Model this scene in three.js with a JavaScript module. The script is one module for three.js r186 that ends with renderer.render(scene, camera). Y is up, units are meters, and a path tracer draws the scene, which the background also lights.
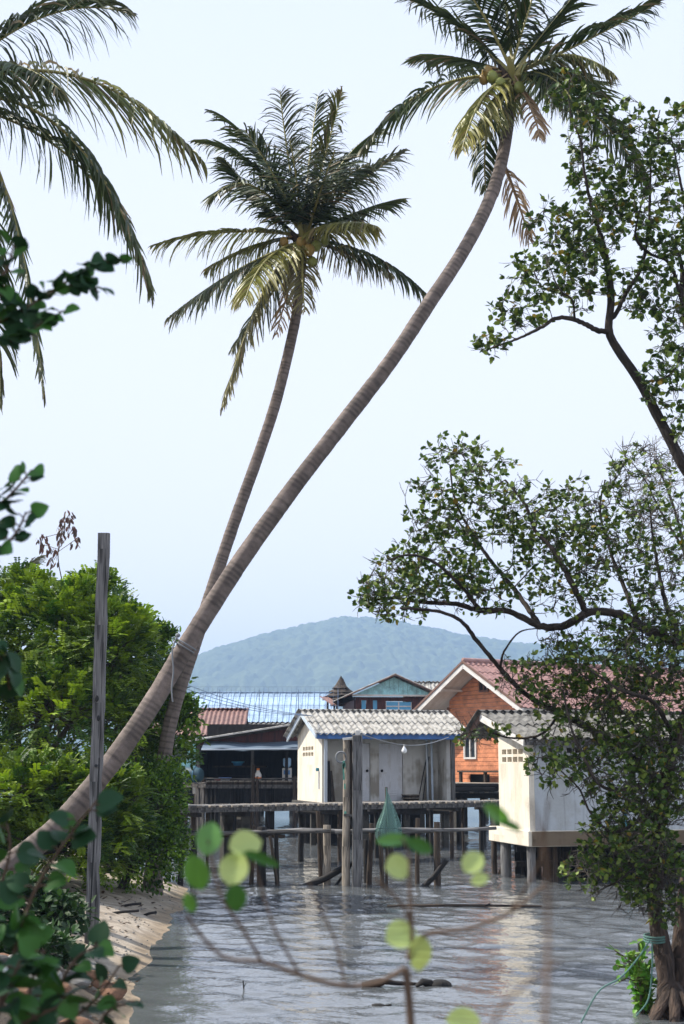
import * as THREE from 'three';
import { mergeGeometries, toCreasedNormals } from 'three/addons/utils/BufferGeometryUtils.js';
import { RoundedBoxGeometry } from 'three/addons/geometries/RoundedBoxGeometry.js';

// ------------------------------------------------------------------ camera, sky, sun, exposure
const W = 684, H = 1024, EYE = 2.4, FOV = 39.6, PITCH = 10.2 * Math.PI / 180;
const FPX = H / 2 / Math.tan(FOV * Math.PI / 360), CP = Math.cos(PITCH), SP = Math.sin(PITCH);
const scene = new THREE.Scene();
const camera = new THREE.PerspectiveCamera(FOV, W / H, 0.1, 6000);
camera.position.set(0, EYE, 0); camera.rotation.set(PITCH, 0, 0);
camera.focus = 26; camera.userData.fStop = 3.2;
const renderer = new THREE.WebGLRenderer({ antialias: true });
renderer.setSize(W, H); renderer.toneMapping = THREE.LinearToneMapping; renderer.toneMappingExposure = 1.55;
renderer.shadowMap.enabled = true;
const SUN = new THREE.Vector3(-0.62, 0.74, -0.16).normalize();
const sun = new THREE.DirectionalLight(new THREE.Color(1, 0.945, 0.85), 5.0);
sun.name = 'sun'; sun.position.copy(SUN).multiplyScalar(80); sun.target.position.set(0, 0, -30);
sun.position.add(sun.target.position); sun.castShadow = true; sun.shadow.radius = 1.6;
Object.assign(sun.shadow.camera, { left: -60, right: 60, top: 60, bottom: -60, near: 1, far: 250 });
sun.shadow.mapSize.set(4096, 4096); scene.add(sun, sun.target);
{
  const w = 256, h = 128, d = new Float32Array(w * h * 4);
  for (let j = 0; j < h; j++) for (let i = 0; i < w; i++) {
    const el = ((j + .5) / h - .5) * Math.PI, az = ((i + .5) / w - .5) * 2 * Math.PI;
    const v = new THREE.Vector3(Math.cos(el) * Math.cos(az), Math.sin(el), Math.cos(el) * Math.sin(az));
    const t = Math.max(0, Math.sin(el)), k = Math.pow(t, 0.8);
    const g = 0.10 * Math.pow(Math.max(0, v.dot(SUN)), 6);
    const low = [0.985, 0.96, 0.99], high = [0.47, 0.60, 0.84], o = (j * w + i) * 4;
    for (let c = 0; c < 3; c++) d[o + c] = (low[c] + (high[c] - low[c]) * Math.min(1, k * 0.95) + g) * (0.86 + 0.11 * Math.exp(-Math.max(0, el) * 9));
    d[o + 3] = 1;
  }
  const sky = new THREE.DataTexture(d, w, h, THREE.RGBAFormat, THREE.FloatType);
  sky.mapping = THREE.EquirectangularReflectionMapping; sky.magFilter = sky.minFilter = THREE.LinearFilter; sky.needsUpdate = true;
  scene.background = sky; scene.environment = sky;
}
scene.fog = new THREE.FogExp2(new THREE.Color(0.46, 0.67, 1.0), 0.0004);

// ------------------------------------------------------------------ helpers
let seed = 12345;
const srand = (s) => { seed = s; };
const rnd = () => { seed |= 0; seed = seed + 0x6D2B79F5 | 0; let t = Math.imul(seed ^ seed >>> 15, 1 | seed); t = t + Math.imul(t ^ t >>> 7, 61 | t) ^ t; return ((t ^ t >>> 14) >>> 0) / 4294967296; };
const rr = (a, b) => a + (b - a) * rnd();
const V = (x, y, z) => new THREE.Vector3(x, y, z);
const lerp = (a, b, t) => a + (b - a) * t, clamp = (x, a = 0, b = 1) => Math.min(b, Math.max(a, x));
const sstep = (a, b, x) => { const t = clamp((x - a) / (b - a)); return t * t * (3 - 2 * t); };
const rdir = () => { const z = rr(-1, 1), a = rr(0, Math.PI * 2), s = Math.sqrt(1 - z * z); return V(s * Math.cos(a), z, s * Math.sin(a)); };
// a point of the place: seen at (px, py) of a level photograph of this size, D metres away from the camera along -z
function at(px, py, D) {
  const x = (px - W / 2) / FPX, y = (H / 2 - py) / FPX;
  const dy = y * CP + SP, dz = -CP + y * SP, k = D / -dz;
  return V(x * k, EYE + dy * k, -D);
}
function xAt(px, D, y) { return (px - W / 2) / FPX * (D * CP + (y - EYE) * SP); }
function noiseGrid(n, s) { srand(s); const a = new Float32Array(n * n); for (let i = 0; i < n * n; i++) a[i] = rnd(); return a; }
const NG = noiseGrid(256, 77);
function vn(x, y, p = 256) {           // value noise, period p
  const xi = Math.floor(x), yi = Math.floor(y), fx = x - xi, fy = y - yi, u = fx * fx * (3 - 2 * fx), v = fy * fy * (3 - 2 * fy);
  const m = (a) => ((a % p) + p) % p & 255, x0 = m(xi), x1 = m(xi + 1), y0 = m(yi) * 256, y1 = m(yi + 1) * 256;
  return lerp(lerp(NG[y0 + x0], NG[y0 + x1], u), lerp(NG[y1 + x0], NG[y1 + x1], u), v);
}
function fbm(x, y, o = 4, p = 256) { let s = 0, a = .5, n = 0; for (let i = 0; i < o; i++) { s += a * vn(x, y, p); n += a; a *= .5; x = x * 2 + (p < 256 ? 0 : 17.3); y = y * 2 + (p < 256 ? 0 : 5.7); p = Math.min(256, p * 2); } return s / n; }
function tex(n, fn, srgb = true) {     // fn(u, v) -> [r,g,b] or grey, 0..1; tiles when fn does
  const d = new Uint8Array(n * n * 4);
  for (let j = 0; j < n; j++) for (let i = 0; i < n; i++) {
    const c = fn(i / n, j / n), o = (j * n + i) * 4;
    if (typeof c === 'number') d[o] = d[o + 1] = d[o + 2] = clamp(c) * 255; else for (let k = 0; k < 3; k++) d[o + k] = clamp(c[k]) * 255;
    d[o + 3] = 255;
  }
  const t = new THREE.DataTexture(d, n, n); t.wrapS = t.wrapT = THREE.RepeatWrapping; t.magFilter = THREE.LinearFilter; t.minFilter = THREE.LinearMipmapLinearFilter; t.generateMipmaps = true;
  if (srgb) t.colorSpace = THREE.SRGBColorSpace; t.needsUpdate = true; return t;
}
const rep = (t, a, b = a) => { const c = t.clone(); c.repeat.set(a, b); c.needsUpdate = true; return c; };
const names = {};
const numbered = (n) => { const k = names[n] = (names[n] ?? -1) + 1; return k ? `${n}_${String(k).padStart(3, '0')}` : n; };
function tag(o, label, category, group, kind) { if (label) o.userData.label = label; if (category) o.userData.category = category; if (group) o.userData.group = group; if (kind) o.userData.kind = kind; return o; }
function thing(name, label, category, pos = V(0, 0, 0), turn = 0, group) {
  const g = new THREE.Group(); g.name = numbered(name); g.position.copy(pos); g.rotation.y = turn; scene.add(g); return tag(g, label, category, group);
}
function part(name, geo, m, parent, stuff) {
  const o = new THREE.Mesh(geo, m); o.name = name; o.castShadow = o.receiveShadow = true; parent.add(o); if (stuff) o.userData.kind = 'stuff'; return o;
}
// geometry given in world axes, for a thing that is not turned
function wpart(name, geo, m, root, stuff, under) { geo.translate(-root.position.x, -root.position.y, -root.position.z); return part(name, geo, m, under ?? root, stuff); }
function boxUV(g) {                     // uv in metres, by the way each face points
  g = g.index ? g.toNonIndexed() : g; const p = g.attributes.position, uv = new Float32Array(p.count * 2), a = V(0, 0, 0), b = V(0, 0, 0), c = V(0, 0, 0);
  for (let i = 0; i < p.count; i += 3) {
    a.fromBufferAttribute(p, i); b.fromBufferAttribute(p, i + 1); c.fromBufferAttribute(p, i + 2);
    const n = b.clone().sub(a).cross(c.clone().sub(a)), x = Math.abs(n.x), y = Math.abs(n.y), z = Math.abs(n.z);
    [a, b, c].forEach((q, k) => { const o = (i + k) * 2; if (x >= y && x >= z) { uv[o] = q.z; uv[o + 1] = q.y; } else if (y >= z) { uv[o] = q.x; uv[o + 1] = q.z; } else { uv[o] = q.x; uv[o + 1] = q.y; } });
  }
  g.setAttribute('uv', new THREE.BufferAttribute(uv, 2)); return g;
}
const clean = (g) => { g = g.index ? g.toNonIndexed() : g; for (const k of Object.keys(g.attributes)) if (!['position', 'normal', 'uv'].includes(k)) g.deleteAttribute(k); return g; };
const merge = (l) => mergeGeometries(l.map(clean));
function box(w, h, d, x = 0, y = 0, z = 0, bev = 0) {
  let g = bev ? new RoundedBoxGeometry(w, h, d, 1, Math.min(bev, w / 2.1, h / 2.1, d / 2.1)) : new THREE.BoxGeometry(w, h, d);
  g = boxUV(g); g.translate(x, y, z); return clean(g);
}
function bar(a, b, w, d = w, roll = 0) { // a squared timber from a to b; its grain runs along it
  const L = a.distanceTo(b), g = clean(boxUV(new RoundedBoxGeometry(w, L, d, 1, Math.min(w, d) * .12)));
  if (roll) g.rotateY(roll);
  g.applyQuaternion(new THREE.Quaternion().setFromUnitVectors(V(0, 1, 0), b.clone().sub(a).normalize())); const m = a.clone().add(b).multiplyScalar(.5); g.translate(m.x, m.y, m.z); return g;
}
// tube through points with a radius each; u = metres round, v = metres along
function tube(pts, rad, seg = 6, cap = true, wob = 0) {
  const n = pts.length, pos = [], uv = [], idx = []; let nrm = V(0, 0, 0), len = 0;
  const t0 = pts[1].clone().sub(pts[0]).normalize(); nrm.copy(Math.abs(t0.y) < .9 ? V(0, 1, 0) : V(1, 0, 0)).cross(t0).normalize();
  for (let i = 0; i < n; i++) {
    const t = pts[Math.min(n - 1, i + 1)].clone().sub(pts[Math.max(0, i - 1)]).normalize();
    nrm.addScaledVector(t, -nrm.dot(t)).normalize(); const bi = t.clone().cross(nrm), r = typeof rad === 'function' ? rad(i / (n - 1), i) : Array.isArray(rad) ? rad[i] : rad;
    if (i) len += pts[i].distanceTo(pts[i - 1]);
    for (let k = 0; k <= seg; k++) {
      const a = k / seg * Math.PI * 2, q = r * (1 + (wob ? wob * (vn(k % seg * 1.7 + 3, len * 6) - .5) : 0));
      pos.push(pts[i].x + (nrm.x * Math.cos(a) + bi.x * Math.sin(a)) * q, pts[i].y + (nrm.y * Math.cos(a) + bi.y * Math.sin(a)) * q, pts[i].z + (nrm.z * Math.cos(a) + bi.z * Math.sin(a)) * q);
      uv.push(k / seg * Math.max(.1, 6.28 * r), len);
    }
  }
  const s = seg + 1;
  for (let i = 0; i < n - 1; i++) for (let k = 0; k < seg; k++) { const a = i * s + k, b = a + 1, c = a + s, d = c + 1; idx.push(a, b, c, b, d, c); }
  if (cap) for (const e of [0, n - 1]) { const c = pos.length / 3; pos.push(pts[e].x, pts[e].y, pts[e].z); uv.push(.1, e ? len : 0); for (let k = 0; k < seg; k++) e ? idx.push(e * s + k, e * s + k + 1, c) : idx.push(k + 1, k, c); }
  const g = new THREE.BufferGeometry(); g.setAttribute('position', new THREE.Float32BufferAttribute(pos, 3)); g.setAttribute('uv', new THREE.Float32BufferAttribute(uv, 2)); g.setIndex(idx); g.computeVertexNormals(); return g;
}
function spline(pts, n) { return new THREE.CatmullRomCurve3(pts, false, 'centripetal').getSpacedPoints(n); }
// a rough round post with worn top
function pole(x, z, y0, y1, r, lx = 0, lz = 0) {
  const n = 9, p = []; for (let i = 0; i < n; i++) { const t = i / (n - 1); p.push(V(x + lx * t + .015 * (vn(x * 9 + i, z * 7) - .5), lerp(y0, y1, t), z + lz * t + .015 * (vn(z * 9, i + x * 5) - .5))); }
  return tube(p, (t, i) => r * (1.06 - .14 * t) * (1 + .12 * (vn(i * 2.1, x * 31 + z * 17) - .5)), 9, true, .12);
}
class Leaves {
  constructor() { this.p = []; this.c = []; this.i = []; }
  add(b, d, n, len, wid, col, fold = .25, bend = .1) {
    const s = V(0, 0, 0).crossVectors(d, n).normalize(), N = V(0, 0, 0).crossVectors(s, d).normalize(), o = this.p.length / 3;
    const put = (u, w, h) => this.p.push(b.x + d.x * u * len + s.x * w * wid + N.x * h, b.y + d.y * u * len + s.y * w * wid + N.y * h, b.z + d.z * u * len + s.z * w * wid + N.z * h);
    const f = fold * wid, e = -bend * len;
    put(0, 0, 0); put(.52, 0, -f * .6 + e * .1); put(1, 0, e); put(.3, .46, f * .3); put(.72, .42, f * .3 + e * .5); put(.3, -.46, f * .3); put(.72, -.42, f * .3 + e * .5);
    for (let k = 0; k < 7; k++) this.c.push(col[0], col[1], col[2]);
    this.i.push(o, o + 3, o + 1, o + 3, o + 4, o + 1, o + 4, o + 2, o + 1, o, o + 1, o + 5, o + 5, o + 1, o + 6, o + 6, o + 1, o + 2);
  }
  geo() { const g = new THREE.BufferGeometry(); g.setAttribute('position', new THREE.Float32BufferAttribute(this.p, 3)); g.setAttribute('color', new THREE.Float32BufferAttribute(this.c, 3)); g.setIndex(this.i); g.computeVertexNormals(); return g; }
}
// ------------------------------------------------------------------ textures and materials
const T = {
  wood: tex(512, (u, v) => { const g = fbm(u * 64, v * 4, 3, 64), c = fbm(u * 16, v * 2, 3, 16), k = fbm(u * 96, v * 3, 2, 96); return clamp(.72 + .4 * (g - .5) + .4 * (c - .5) - .25 * sstep(.62, .72, k)); }),
  plaster: tex(512, (u, v) => { const a = fbm(u * 4, v * 4, 5, 4), d = fbm(u * 48, v * 3, 3, 48), f = fbm(u * 90, v * 90, 2, 90), m = sstep(.52, .66, fbm(u * 6 + 40, v * 3 + 9, 5, 256)); const s = .93 + .10 * (a - .5) - .07 * sstep(.5, .75, d) * sstep(.4, .6, a) + .05 * (f - .5); return [s - .05 * m, s - .01 - .06 * m, s - .02 - .075 * m]; }),
  mould: tex(512, (u, v) => { const a = fbm(u * 5, v * 5, 5, 5), d = fbm(u * 40, v * 2, 3, 40), m = sstep(.4, .66, .8 * a + .2 * d); return [lerp(.92, .68, m), lerp(.91, .65, m), lerp(.89, .6, m)]; }),
  cement: tex(512, (u, v) => { const a = fbm(u * 7, v * 7, 5, 7), d = fbm(u * 60, v * 60, 3, 60), l = sstep(.55, .68, fbm(u * 14, v * 10, 4, 14)); const s = .74 + .35 * (a - .5) + .16 * (d - .5); return [s * (1 - .25 * l), s * (.985 - .25 * l), s * (.95 - .25 * l)]; }),
  tile: tex(256, (u, v) => { const a = fbm(u * 8, v * 8, 4, 8), d = fbm(u * 40, v * 40, 2, 40); return .86 + .34 * (a - .5) + .16 * (d - .5); }),
  grit: tex(512, (u, v) => .86 + .22 * (fbm(u * 128, v * 128, 2, 128) - .5) + .24 * (fbm(u * 8, v * 8, 5, 8) - .5)),
  bark: tex(512, (u, v) => { const a = fbm(u * 40, v * 10, 4, 40), b = fbm(u * 6, v * 6, 4, 6); return clamp(.68 + .7 * (a - .5) + .4 * (b - .5)); }),
  ripple: tex(1024, (u, v) => { const r = (x) => 1 - Math.abs(2 * x - 1); return .5 * r(fbm(u * 24, v * 40, 2, 24 < 0 ? 1 : 256)) + .5 * fbm(u * 60, v * 90, 2, 256); }, false),
};
const RGB = (r, g, b) => new THREE.Color().setRGB(r, g, b);
function mat(r, g, b, rough = .8, o = {}) { return new THREE.MeshStandardMaterial({ color: RGB(r, g, b), roughness: rough, ...o }); }
function leafMat(o = {}) { return new THREE.MeshPhysicalMaterial({ color: 0xffffff, vertexColors: true, roughness: .55, specularIntensity: .5, side: THREE.DoubleSide, ...o }); }
const M = {
  greyWood: mat(.21, .195, .18, .85, { map: T.wood, bumpMap: T.wood, bumpScale: .0025 }),
  postWood: mat(.31, .30, .295, .85, { map: T.wood, bumpMap: T.wood, bumpScale: .0025 }),
  brownWood: mat(.105, .072, .048, .85, { map: T.wood, bumpMap: T.wood, bumpScale: .0025 }),
  paleWood: mat(.55, .47, .38, .85, { map: T.wood, bumpMap: T.wood, bumpScale: .0025 }),
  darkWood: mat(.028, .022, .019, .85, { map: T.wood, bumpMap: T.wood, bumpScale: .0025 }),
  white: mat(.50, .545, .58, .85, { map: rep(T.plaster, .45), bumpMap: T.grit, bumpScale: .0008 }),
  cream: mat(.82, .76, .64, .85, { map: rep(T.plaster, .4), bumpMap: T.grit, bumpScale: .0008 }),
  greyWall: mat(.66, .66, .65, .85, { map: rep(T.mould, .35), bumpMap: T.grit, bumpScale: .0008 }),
  stained: mat(.19, .145, .10, .9, { map: rep(T.mould, .5), bumpMap: T.grit, bumpScale: .0008 }),
  concrete: mat(.085, .078, .068, .9, { map: rep(T.cement, .7), bumpMap: T.grit, bumpScale: .0008 }),
  roofCement: mat(.62, .61, .60, .85, { map: rep(T.cement, .55), bumpMap: T.grit, bumpScale: .0008 }),
  roofCementDark: mat(.27, .265, .26, .85, { map: rep(T.cement, .7), bumpMap: T.grit, bumpScale: .0008 }),
  roofRed: mat(.25, .125, .10, .6, { map: rep(T.tile, .6) }),
  tileRed: mat(.40, .215, .185, .55, { map: rep(T.tile, .8) }),
  blueMetal: mat(.50, .66, .84, .38, { metalness: .15, map: rep(T.tile, .2) }),
  blueBeam: mat(.05, .16, .42, .6, { map: rep(T.tile, .7) }),
  bargeBlue: mat(.55, .66, .78, .6, { map: rep(T.plaster, .6) }),
  whitePaint: mat(.80, .79, .76, .5, { map: rep(T.plaster, .6) }),
  doorPaint: mat(.66, .69, .74, .5, { map: rep(T.plaster, .8) }),
  orange: mat(.78, .30, .145, .6, { map: rep(T.tile, .5) }),
  teal: mat(.42, .84, .87, .55, { map: rep(T.tile, .6) }),
  tealDeep: mat(.08, .33, .42, .55, { map: rep(T.tile, .6) }),
  skyBlue: mat(.10, .38, .62, .5),
  maroon: mat(.13, .03, .025, .7, { map: T.wood }),
  awning: mat(.14, .19, .25, .7, { map: rep(T.tile, .5) }),
  brownTrim: mat(.16, .085, .06, .6),
  glass: new THREE.MeshPhysicalMaterial({ color: RGB(.03, .04, .05), roughness: .06, metalness: 0, specularIntensity: 1 }),
  black: mat(.012, .012, .012, .7),
  steel: mat(.42, .46, .50, .45, { metalness: .5 }),
  wire: mat(.20, .27, .38, .6),
  rope: mat(.07, .15, .13, .9), ropeGrey: mat(.22, .23, .24, .9),
  palmBark: mat(1, 1, 1, .9, { vertexColors: true, map: rep(T.grit, 1.5, 3), bumpMap: T.bark, bumpScale: .004 }),
  bark: mat(.065, .047, .036, .92, { map: T.bark, bumpMap: T.bark, bumpScale: .02 }),
  barkLight: mat(.15, .12, .10, .92, { map: T.bark, bumpMap: T.bark, bumpScale: .02 }),
  barkTan: mat(.10, .064, .045, .92, { map: T.bark, bumpMap: T.bark, bumpScale: .025 }),
  twig: mat(.055, .045, .038, .9), twigGrey: mat(.16, .145, .135, .9), twigBrown: mat(.085, .052, .032, .8),
  palmLeaf: leafMat({ roughness: .45, transmission: .28, specularIntensity: .5 }),
  rachis: mat(.28, .25, .08, .5), rachisDry: mat(.30, .20, .11, .8),
  coconut: mat(.30, .19, .045, .5), coconutGreen: mat(.22, .24, .05, .5),
  leafBush: leafMat({ transmission: .5, roughness: .62 }),
  leafTree: leafMat({ transmission: .32, roughness: .5 }),
  leafNear: new THREE.MeshPhysicalMaterial({ color: RGB(.02, .062, .024), roughness: .55, specularIntensity: .3, transmission: .2, side: THREE.DoubleSide }),
  leafNear2: new THREE.MeshPhysicalMaterial({ color: RGB(.055, .16, .03), roughness: .55, specularIntensity: .3, transmission: .3, side: THREE.DoubleSide }),
  leafLime: new THREE.MeshPhysicalMaterial({ color: RGB(.56, .68, .20), roughness: .5, transmission: .45, side: THREE.DoubleSide }),
  leafGreen: new THREE.MeshPhysicalMaterial({ color: RGB(.11, .30, .04), roughness: .45, transmission: .4, side: THREE.DoubleSide }),
};
for (const k of ['palmLeaf', 'leafBush', 'leafTree', 'leafNear', 'leafNear2', 'leafLime', 'leafGreen']) { M[k].thickness = 0; }

// ------------------------------------------------------------------ ground, water, hill
const shorePts = [[-20, 30], [4, 30], [6.5, 20], [8.5, -1.2], [13.3, -2.15], [17.8, -2.42], [21, -2.6], [24, -2.75], [28, -2.9], [30, -3.3], [33, -4.2], [40, -7], [60, -13], [120, -30], [3000, -900]];
const shoreX = (D) => { for (let i = 1; i < shorePts.length; i++) if (D < shorePts[i][0]) { const [a, x] = shorePts[i - 1], [b, y] = shorePts[i]; return lerp(x, y, clamp((D - a) / (b - a))); } return -900; };
function groundY(x, D) {
  const e = shoreX(D) + .25 * (fbm(x * .9 + 50, D * .7 + 9, 3) - .5) * 1.6 - x;   // metres inland
  let h = e > 0 ? .72 * (1 - Math.exp(-e * .42)) + .03 * Math.min(e, 6) : Math.max(-1.1, e * .16);
  const m = Math.exp(-(((x + 3.1) / .7) ** 2) - ((D - 13.2) / 2.2) ** 2); h += .3 * m;        // rubble bank
  h = Math.min(h, 1.6) + .03 * (fbm(x * 2.3, D * 2.3, 4) - .5) * (Math.abs(e) < .35 ? .4 + 1.6 * Math.abs(e) : e > 0 ? 2 : 1);
  return h;
}
const lines = (parts) => { const o = []; for (const [a, b, n] of parts) for (let i = 0; i < n; i++) o.push(lerp(a, b, i / n)); o.push(parts[parts.length - 1][1]); return o; };
function sheet(xs, ds, f, uvs = 1) {
  const pos = [], uv = [], idx = [], n = xs.length;
  for (const D of ds) for (const x of xs) { pos.push(x, f(x, D), -D); uv.push(x * uvs, D * uvs); }
  for (let j = 0; j < ds.length - 1; j++) for (let i = 0; i < n - 1; i++) { const a = j * n + i, b = a + 1, c = a + n, d = c + 1; idx.push(a, b, c, b, d, c); }
  const g = new THREE.BufferGeometry(); g.setAttribute('position', new THREE.Float32BufferAttribute(pos, 3)); g.setAttribute('uv', new THREE.Float32BufferAttribute(uv, 2)); g.setIndex(idx); g.computeVertexNormals(); return g;
}
{
  const xs = lines([[-1600, -60, 14], [-60, -9, 34], [-9, 1, 150], [1, 12, 50], [12, 60, 20], [60, 1600, 14]]), ds = lines([[-60, 4, 16], [4, 11, 30], [11, 32, 260], [32, 70, 50], [70, 900, 20]]);
  const g = sheet(xs, ds, groundY, 1), p = g.attributes.position, col = [];
  for (let i = 0; i < p.count; i++) {
    const x = p.getX(i), y = p.getY(i), D = -p.getZ(i), n = fbm(x * 1.7, D * 1.7, 4), n2 = fbm(x * .5 + 30, D * .5, 3), n3 = fbm(x * 5 + 7, D * 5, 3);
    let c = [.52, .435, .34];                                           // pale sand
    const inl = shoreX(D) - x, rub = Math.exp(-(((x + 3.0) / 1.0) ** 2) - ((D - 13.4) / 3.3) ** 2), wet = sstep(.13, .02, y + .12 * (n - .5)), weed = sstep(-.10, -.30, y + .2 * (n2 - .5)) , soil = sstep(.46, .56, y * .55 + n * .55 - .12);
    const mix = (q, k) => { c = c.map((v, j) => lerp(v, q[j], k)); };
    mix([.34, .25, .155], wet * .85); mix(n3 > .5 ? [.10, .085, .05] : [.17, .14, .095], weed * .93); mix([.10, .075, .05], Math.max(soil, sstep(.34, .5, rub * .6 + n3 * .3), .9 * sstep(.65, 1.05, inl + (n3 - .5) * .9) * sstep(23.2, 20.4, D + (n - .5) * 2))); if (n3 > .6) mix([.2, .15, .1], .5 * sstep(.6, .7, n3) * (y > 0 ? 1 : .3));
    col.push(...c);
  }
  g.setAttribute('color', new THREE.Float32BufferAttribute(col, 3));
  const o = part('ground', g, new THREE.MeshStandardMaterial({ vertexColors: true, roughness: .95, map: rep(T.grit, .8), bumpMap: rep(T.grit, .8), bumpScale: .02 }), scene); tag(o, 'sandy shore, muddy bank and shallow sea bed', 'ground', null, 'structure');
}
{
  srand(5); const ws = [];
  for (let i = 0; i < 60; i++) { const L = 0.11 * Math.pow(13, rnd()), a = rr(-1.0, 1.0) + (rnd() < .2 ? 1.2 : 0), k = 6.283 / L; ws.push([Math.sin(a) * k, Math.cos(a) * k, rr(0, 6.28), (.0215 * L / 60 ** .5) * rr(.5, 1.3)]); }
  const f = (x, D) => { const far = D > 70 || Math.abs(x) > 40; if (far) return 0; const amp = (.55 + .9 * fbm(x * .3 + 9, D * .22, 3)) * clamp((x - shoreX(D)) / .6, .35, 1); let h = 0; for (const [a, b, c, d] of ws) h += d * Math.sin(a * x + b * D + c); return h * amp; };
  const ds = lines([[-60, 8, 6], [8, 11, 10]]); let d = 11.03; while (d < 62) { ds.push(d); d += .045 * (d / 12) ** 1.15; } for (const q of [64, 70, 80, 100, 150, 300, 700, 1500, 3000]) ds.push(q);
  const xs = lines([[-3000, -40, 8], [-40, -7, 30], [-7, 10, 270], [10, 40, 24], [40, 3000, 8]]);
  const m = new THREE.MeshPhysicalMaterial({ color: RGB(.20, .215, .225), roughness: .03, transmission: .5, thickness: 0, ior: 1.4, bumpMap: rep(T.ripple, .42), bumpScale: .004 });
  const o = part('water', sheet(xs, ds, f, 1), m, scene); tag(o, 'shallow rippled grey green sea water', 'water', null, 'structure');
}
{ // the wooded hill across the bay
  const prof = [[-700, 800], [-300, 768], [0, 735], [100, 697], [150, 678], [190, 663], [230, 648], [280, 634], [310, 627], [345, 620], [385, 622], [420, 629], [470, 639], [520, 646], [600, 652], [700, 657], [900, 690], [1300, 760], [1600, 800]];
  const py = (q) => { for (let i = 1; i < prof.length; i++) if (q < prof[i][0]) { const [a, x] = prof[i - 1], [b, y] = prof[i]; return lerp(x, y, sstep(a, b, q) * .5 + .5 * clamp((q - a) / (b - a))); } return 800; };
  const K = 2.17, D0 = 1200 * K, ridge = (x) => Math.max(-6, (768 - py(W / 2 + x / D0 * FPX / 1.0)) * D0 / FPX + EYE);
  srand(21); const cells = new Map(), cell = (i, j) => { const k = i * 7919 + j; if (!cells.has(k)) cells.set(k, [rnd(), rnd(), rnd()]); return cells.get(k); };
  const canopy = (x, z) => { const s = 11, i = Math.floor(x / s), j = Math.floor(z / s); let b = 0; for (let a = -1; a < 2; a++) for (let c = -1; c < 2; c++) { const [u, v, w] = cell(i + a, j + c), dx = x / s - (i + a + u), dz = z / s - (j + c + v), r = .45 + .4 * w, q = 1 - (dx * dx + dz * dz) / (r * r); if (q > 0) b = Math.max(b, Math.sqrt(q) * (3.5 + 6 * w)); } return b; };
  const f = (x, D) => { const t = (D - D0) / 560, k = t < 0 ? Math.cos(clamp(-t) * 1.57) ** .9 : Math.cos(clamp(t) * 1.2); const base = ridge(x) * k; return base - 7 + canopy(x, D) + 10 * (fbm(x * .006 + 5, D * .006, 3) - .5) * 2 * (1 - Math.exp(-Math.abs(t) * 3)); };
  const xs = lines([[-1900, -330, 40], [-330, 720, 300], [720, 2400, 60]]), ds = lines([[2040, 2635, 170], [2635, 3150, 12]]);
  const g = sheet(xs, ds, f, .05), p = g.attributes.position, col = [];
  for (let i = 0; i < p.count; i++) { const n = vn(p.getX(i) * .05, p.getZ(i) * .05), m = fbm(p.getX(i) * .01, p.getZ(i) * .01, 3); col.push(.03 + .05 * n + .03 * m, .055 + .055 * n + .03 * m, .025 + .02 * n); }
  g.setAttribute('color', new THREE.Float32BufferAttribute(col, 3));
  tag(part('wooded_hill', g, new THREE.MeshStandardMaterial({ vertexColors: true, roughness: .95 }), scene), 'hazy blue wooded hill across the bay', 'hill', null, 'structure');
}
// ------------------------------------------------------------------ buildings on stilts
// corrugated sheet: waves across x, length along z from 0 to -len, closed with a thickness
function corr(w, len, pitch = .2, amp = .03, th = .012, per = 6) {
  const n = Math.round(w / pitch * per), pos = [], uv = [], idx = [], row = (n + 1);
  for (const s of [0, -th]) for (const z of [0, -len]) for (let i = 0; i <= n; i++) { const x = w * i / n; pos.push(x, amp * Math.sin(x / pitch * 6.2832) + s, z); uv.push(x, -z); }
  const q = (a, b, c, d) => idx.push(a, b, c, b, d, c);
  for (let i = 0; i < n; i++) { q(i, i + 1, row + i, row + i + 1); q(2 * row + i + 1, 2 * row + i, 3 * row + i + 1, 3 * row + i); q(i + 1, i, 2 * row + i + 1, 2 * row + i); q(row + i, row + i + 1, 3 * row + i, 3 * row + i + 1); }
  q(0, row, 2 * row, 3 * row); q(row + n, n, 3 * row + n, 2 * row + n);
  const g = new THREE.BufferGeometry(); g.setAttribute('position', new THREE.Float32BufferAttribute(pos, 3)); g.setAttribute('uv', new THREE.Float32BufferAttribute(uv, 2)); g.setIndex(idx); return toCreasedNormals(g, .9);
}
// lays a sheet so that its lower edge is at (x, y, z) and it rises by angle a away from z (front) or, with back, towards it
function laid(g, x, y, z, a, back) { g = g.clone(); if (back) { g.rotateX(a); const w = 0; g.rotateY(Math.PI); } else g.rotateX(a); g.translate(x, y, z); return g; }
function roofSheets(root, name, m, x0, x1, zF, zR, zB, yE, yR, o = {}) {
  const { cols = 5, rows = 2, pitch = .2, amp = .03, lap = .12 } = o, out = [];
  for (const back of [false, true]) {
    const run = back ? Math.abs(zR - zB) : Math.abs(zF - zR), rise = yR - (back ? o.yB ?? yE : yE), a = Math.atan2(rise, run), L = Math.hypot(run, rise), w = (x1 - x0) / cols, l = L / rows + lap;
    const g = corr(w + pitch * .5, l, pitch, amp);
    for (let r = 0; r < rows; r++) for (let c = 0; c < cols; c++) {
      const s = r * L / rows, lift = r * .014 + .004 * (c % 2) + rr(-.003, .006), tilt = a - .008 * (r === 0 ? 1 : 0);
      const z = back ? zB + s * Math.cos(a) : zF - s * Math.cos(a), y = (back ? o.yB ?? yE : yE) + s * Math.sin(a) + lift;
      out.push(part(name, laid(g, back ? x0 + (c + 1) * w : x0 + c * w, y, z, tilt, back), m, root));
    }
  }
  return out;
}
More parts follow.
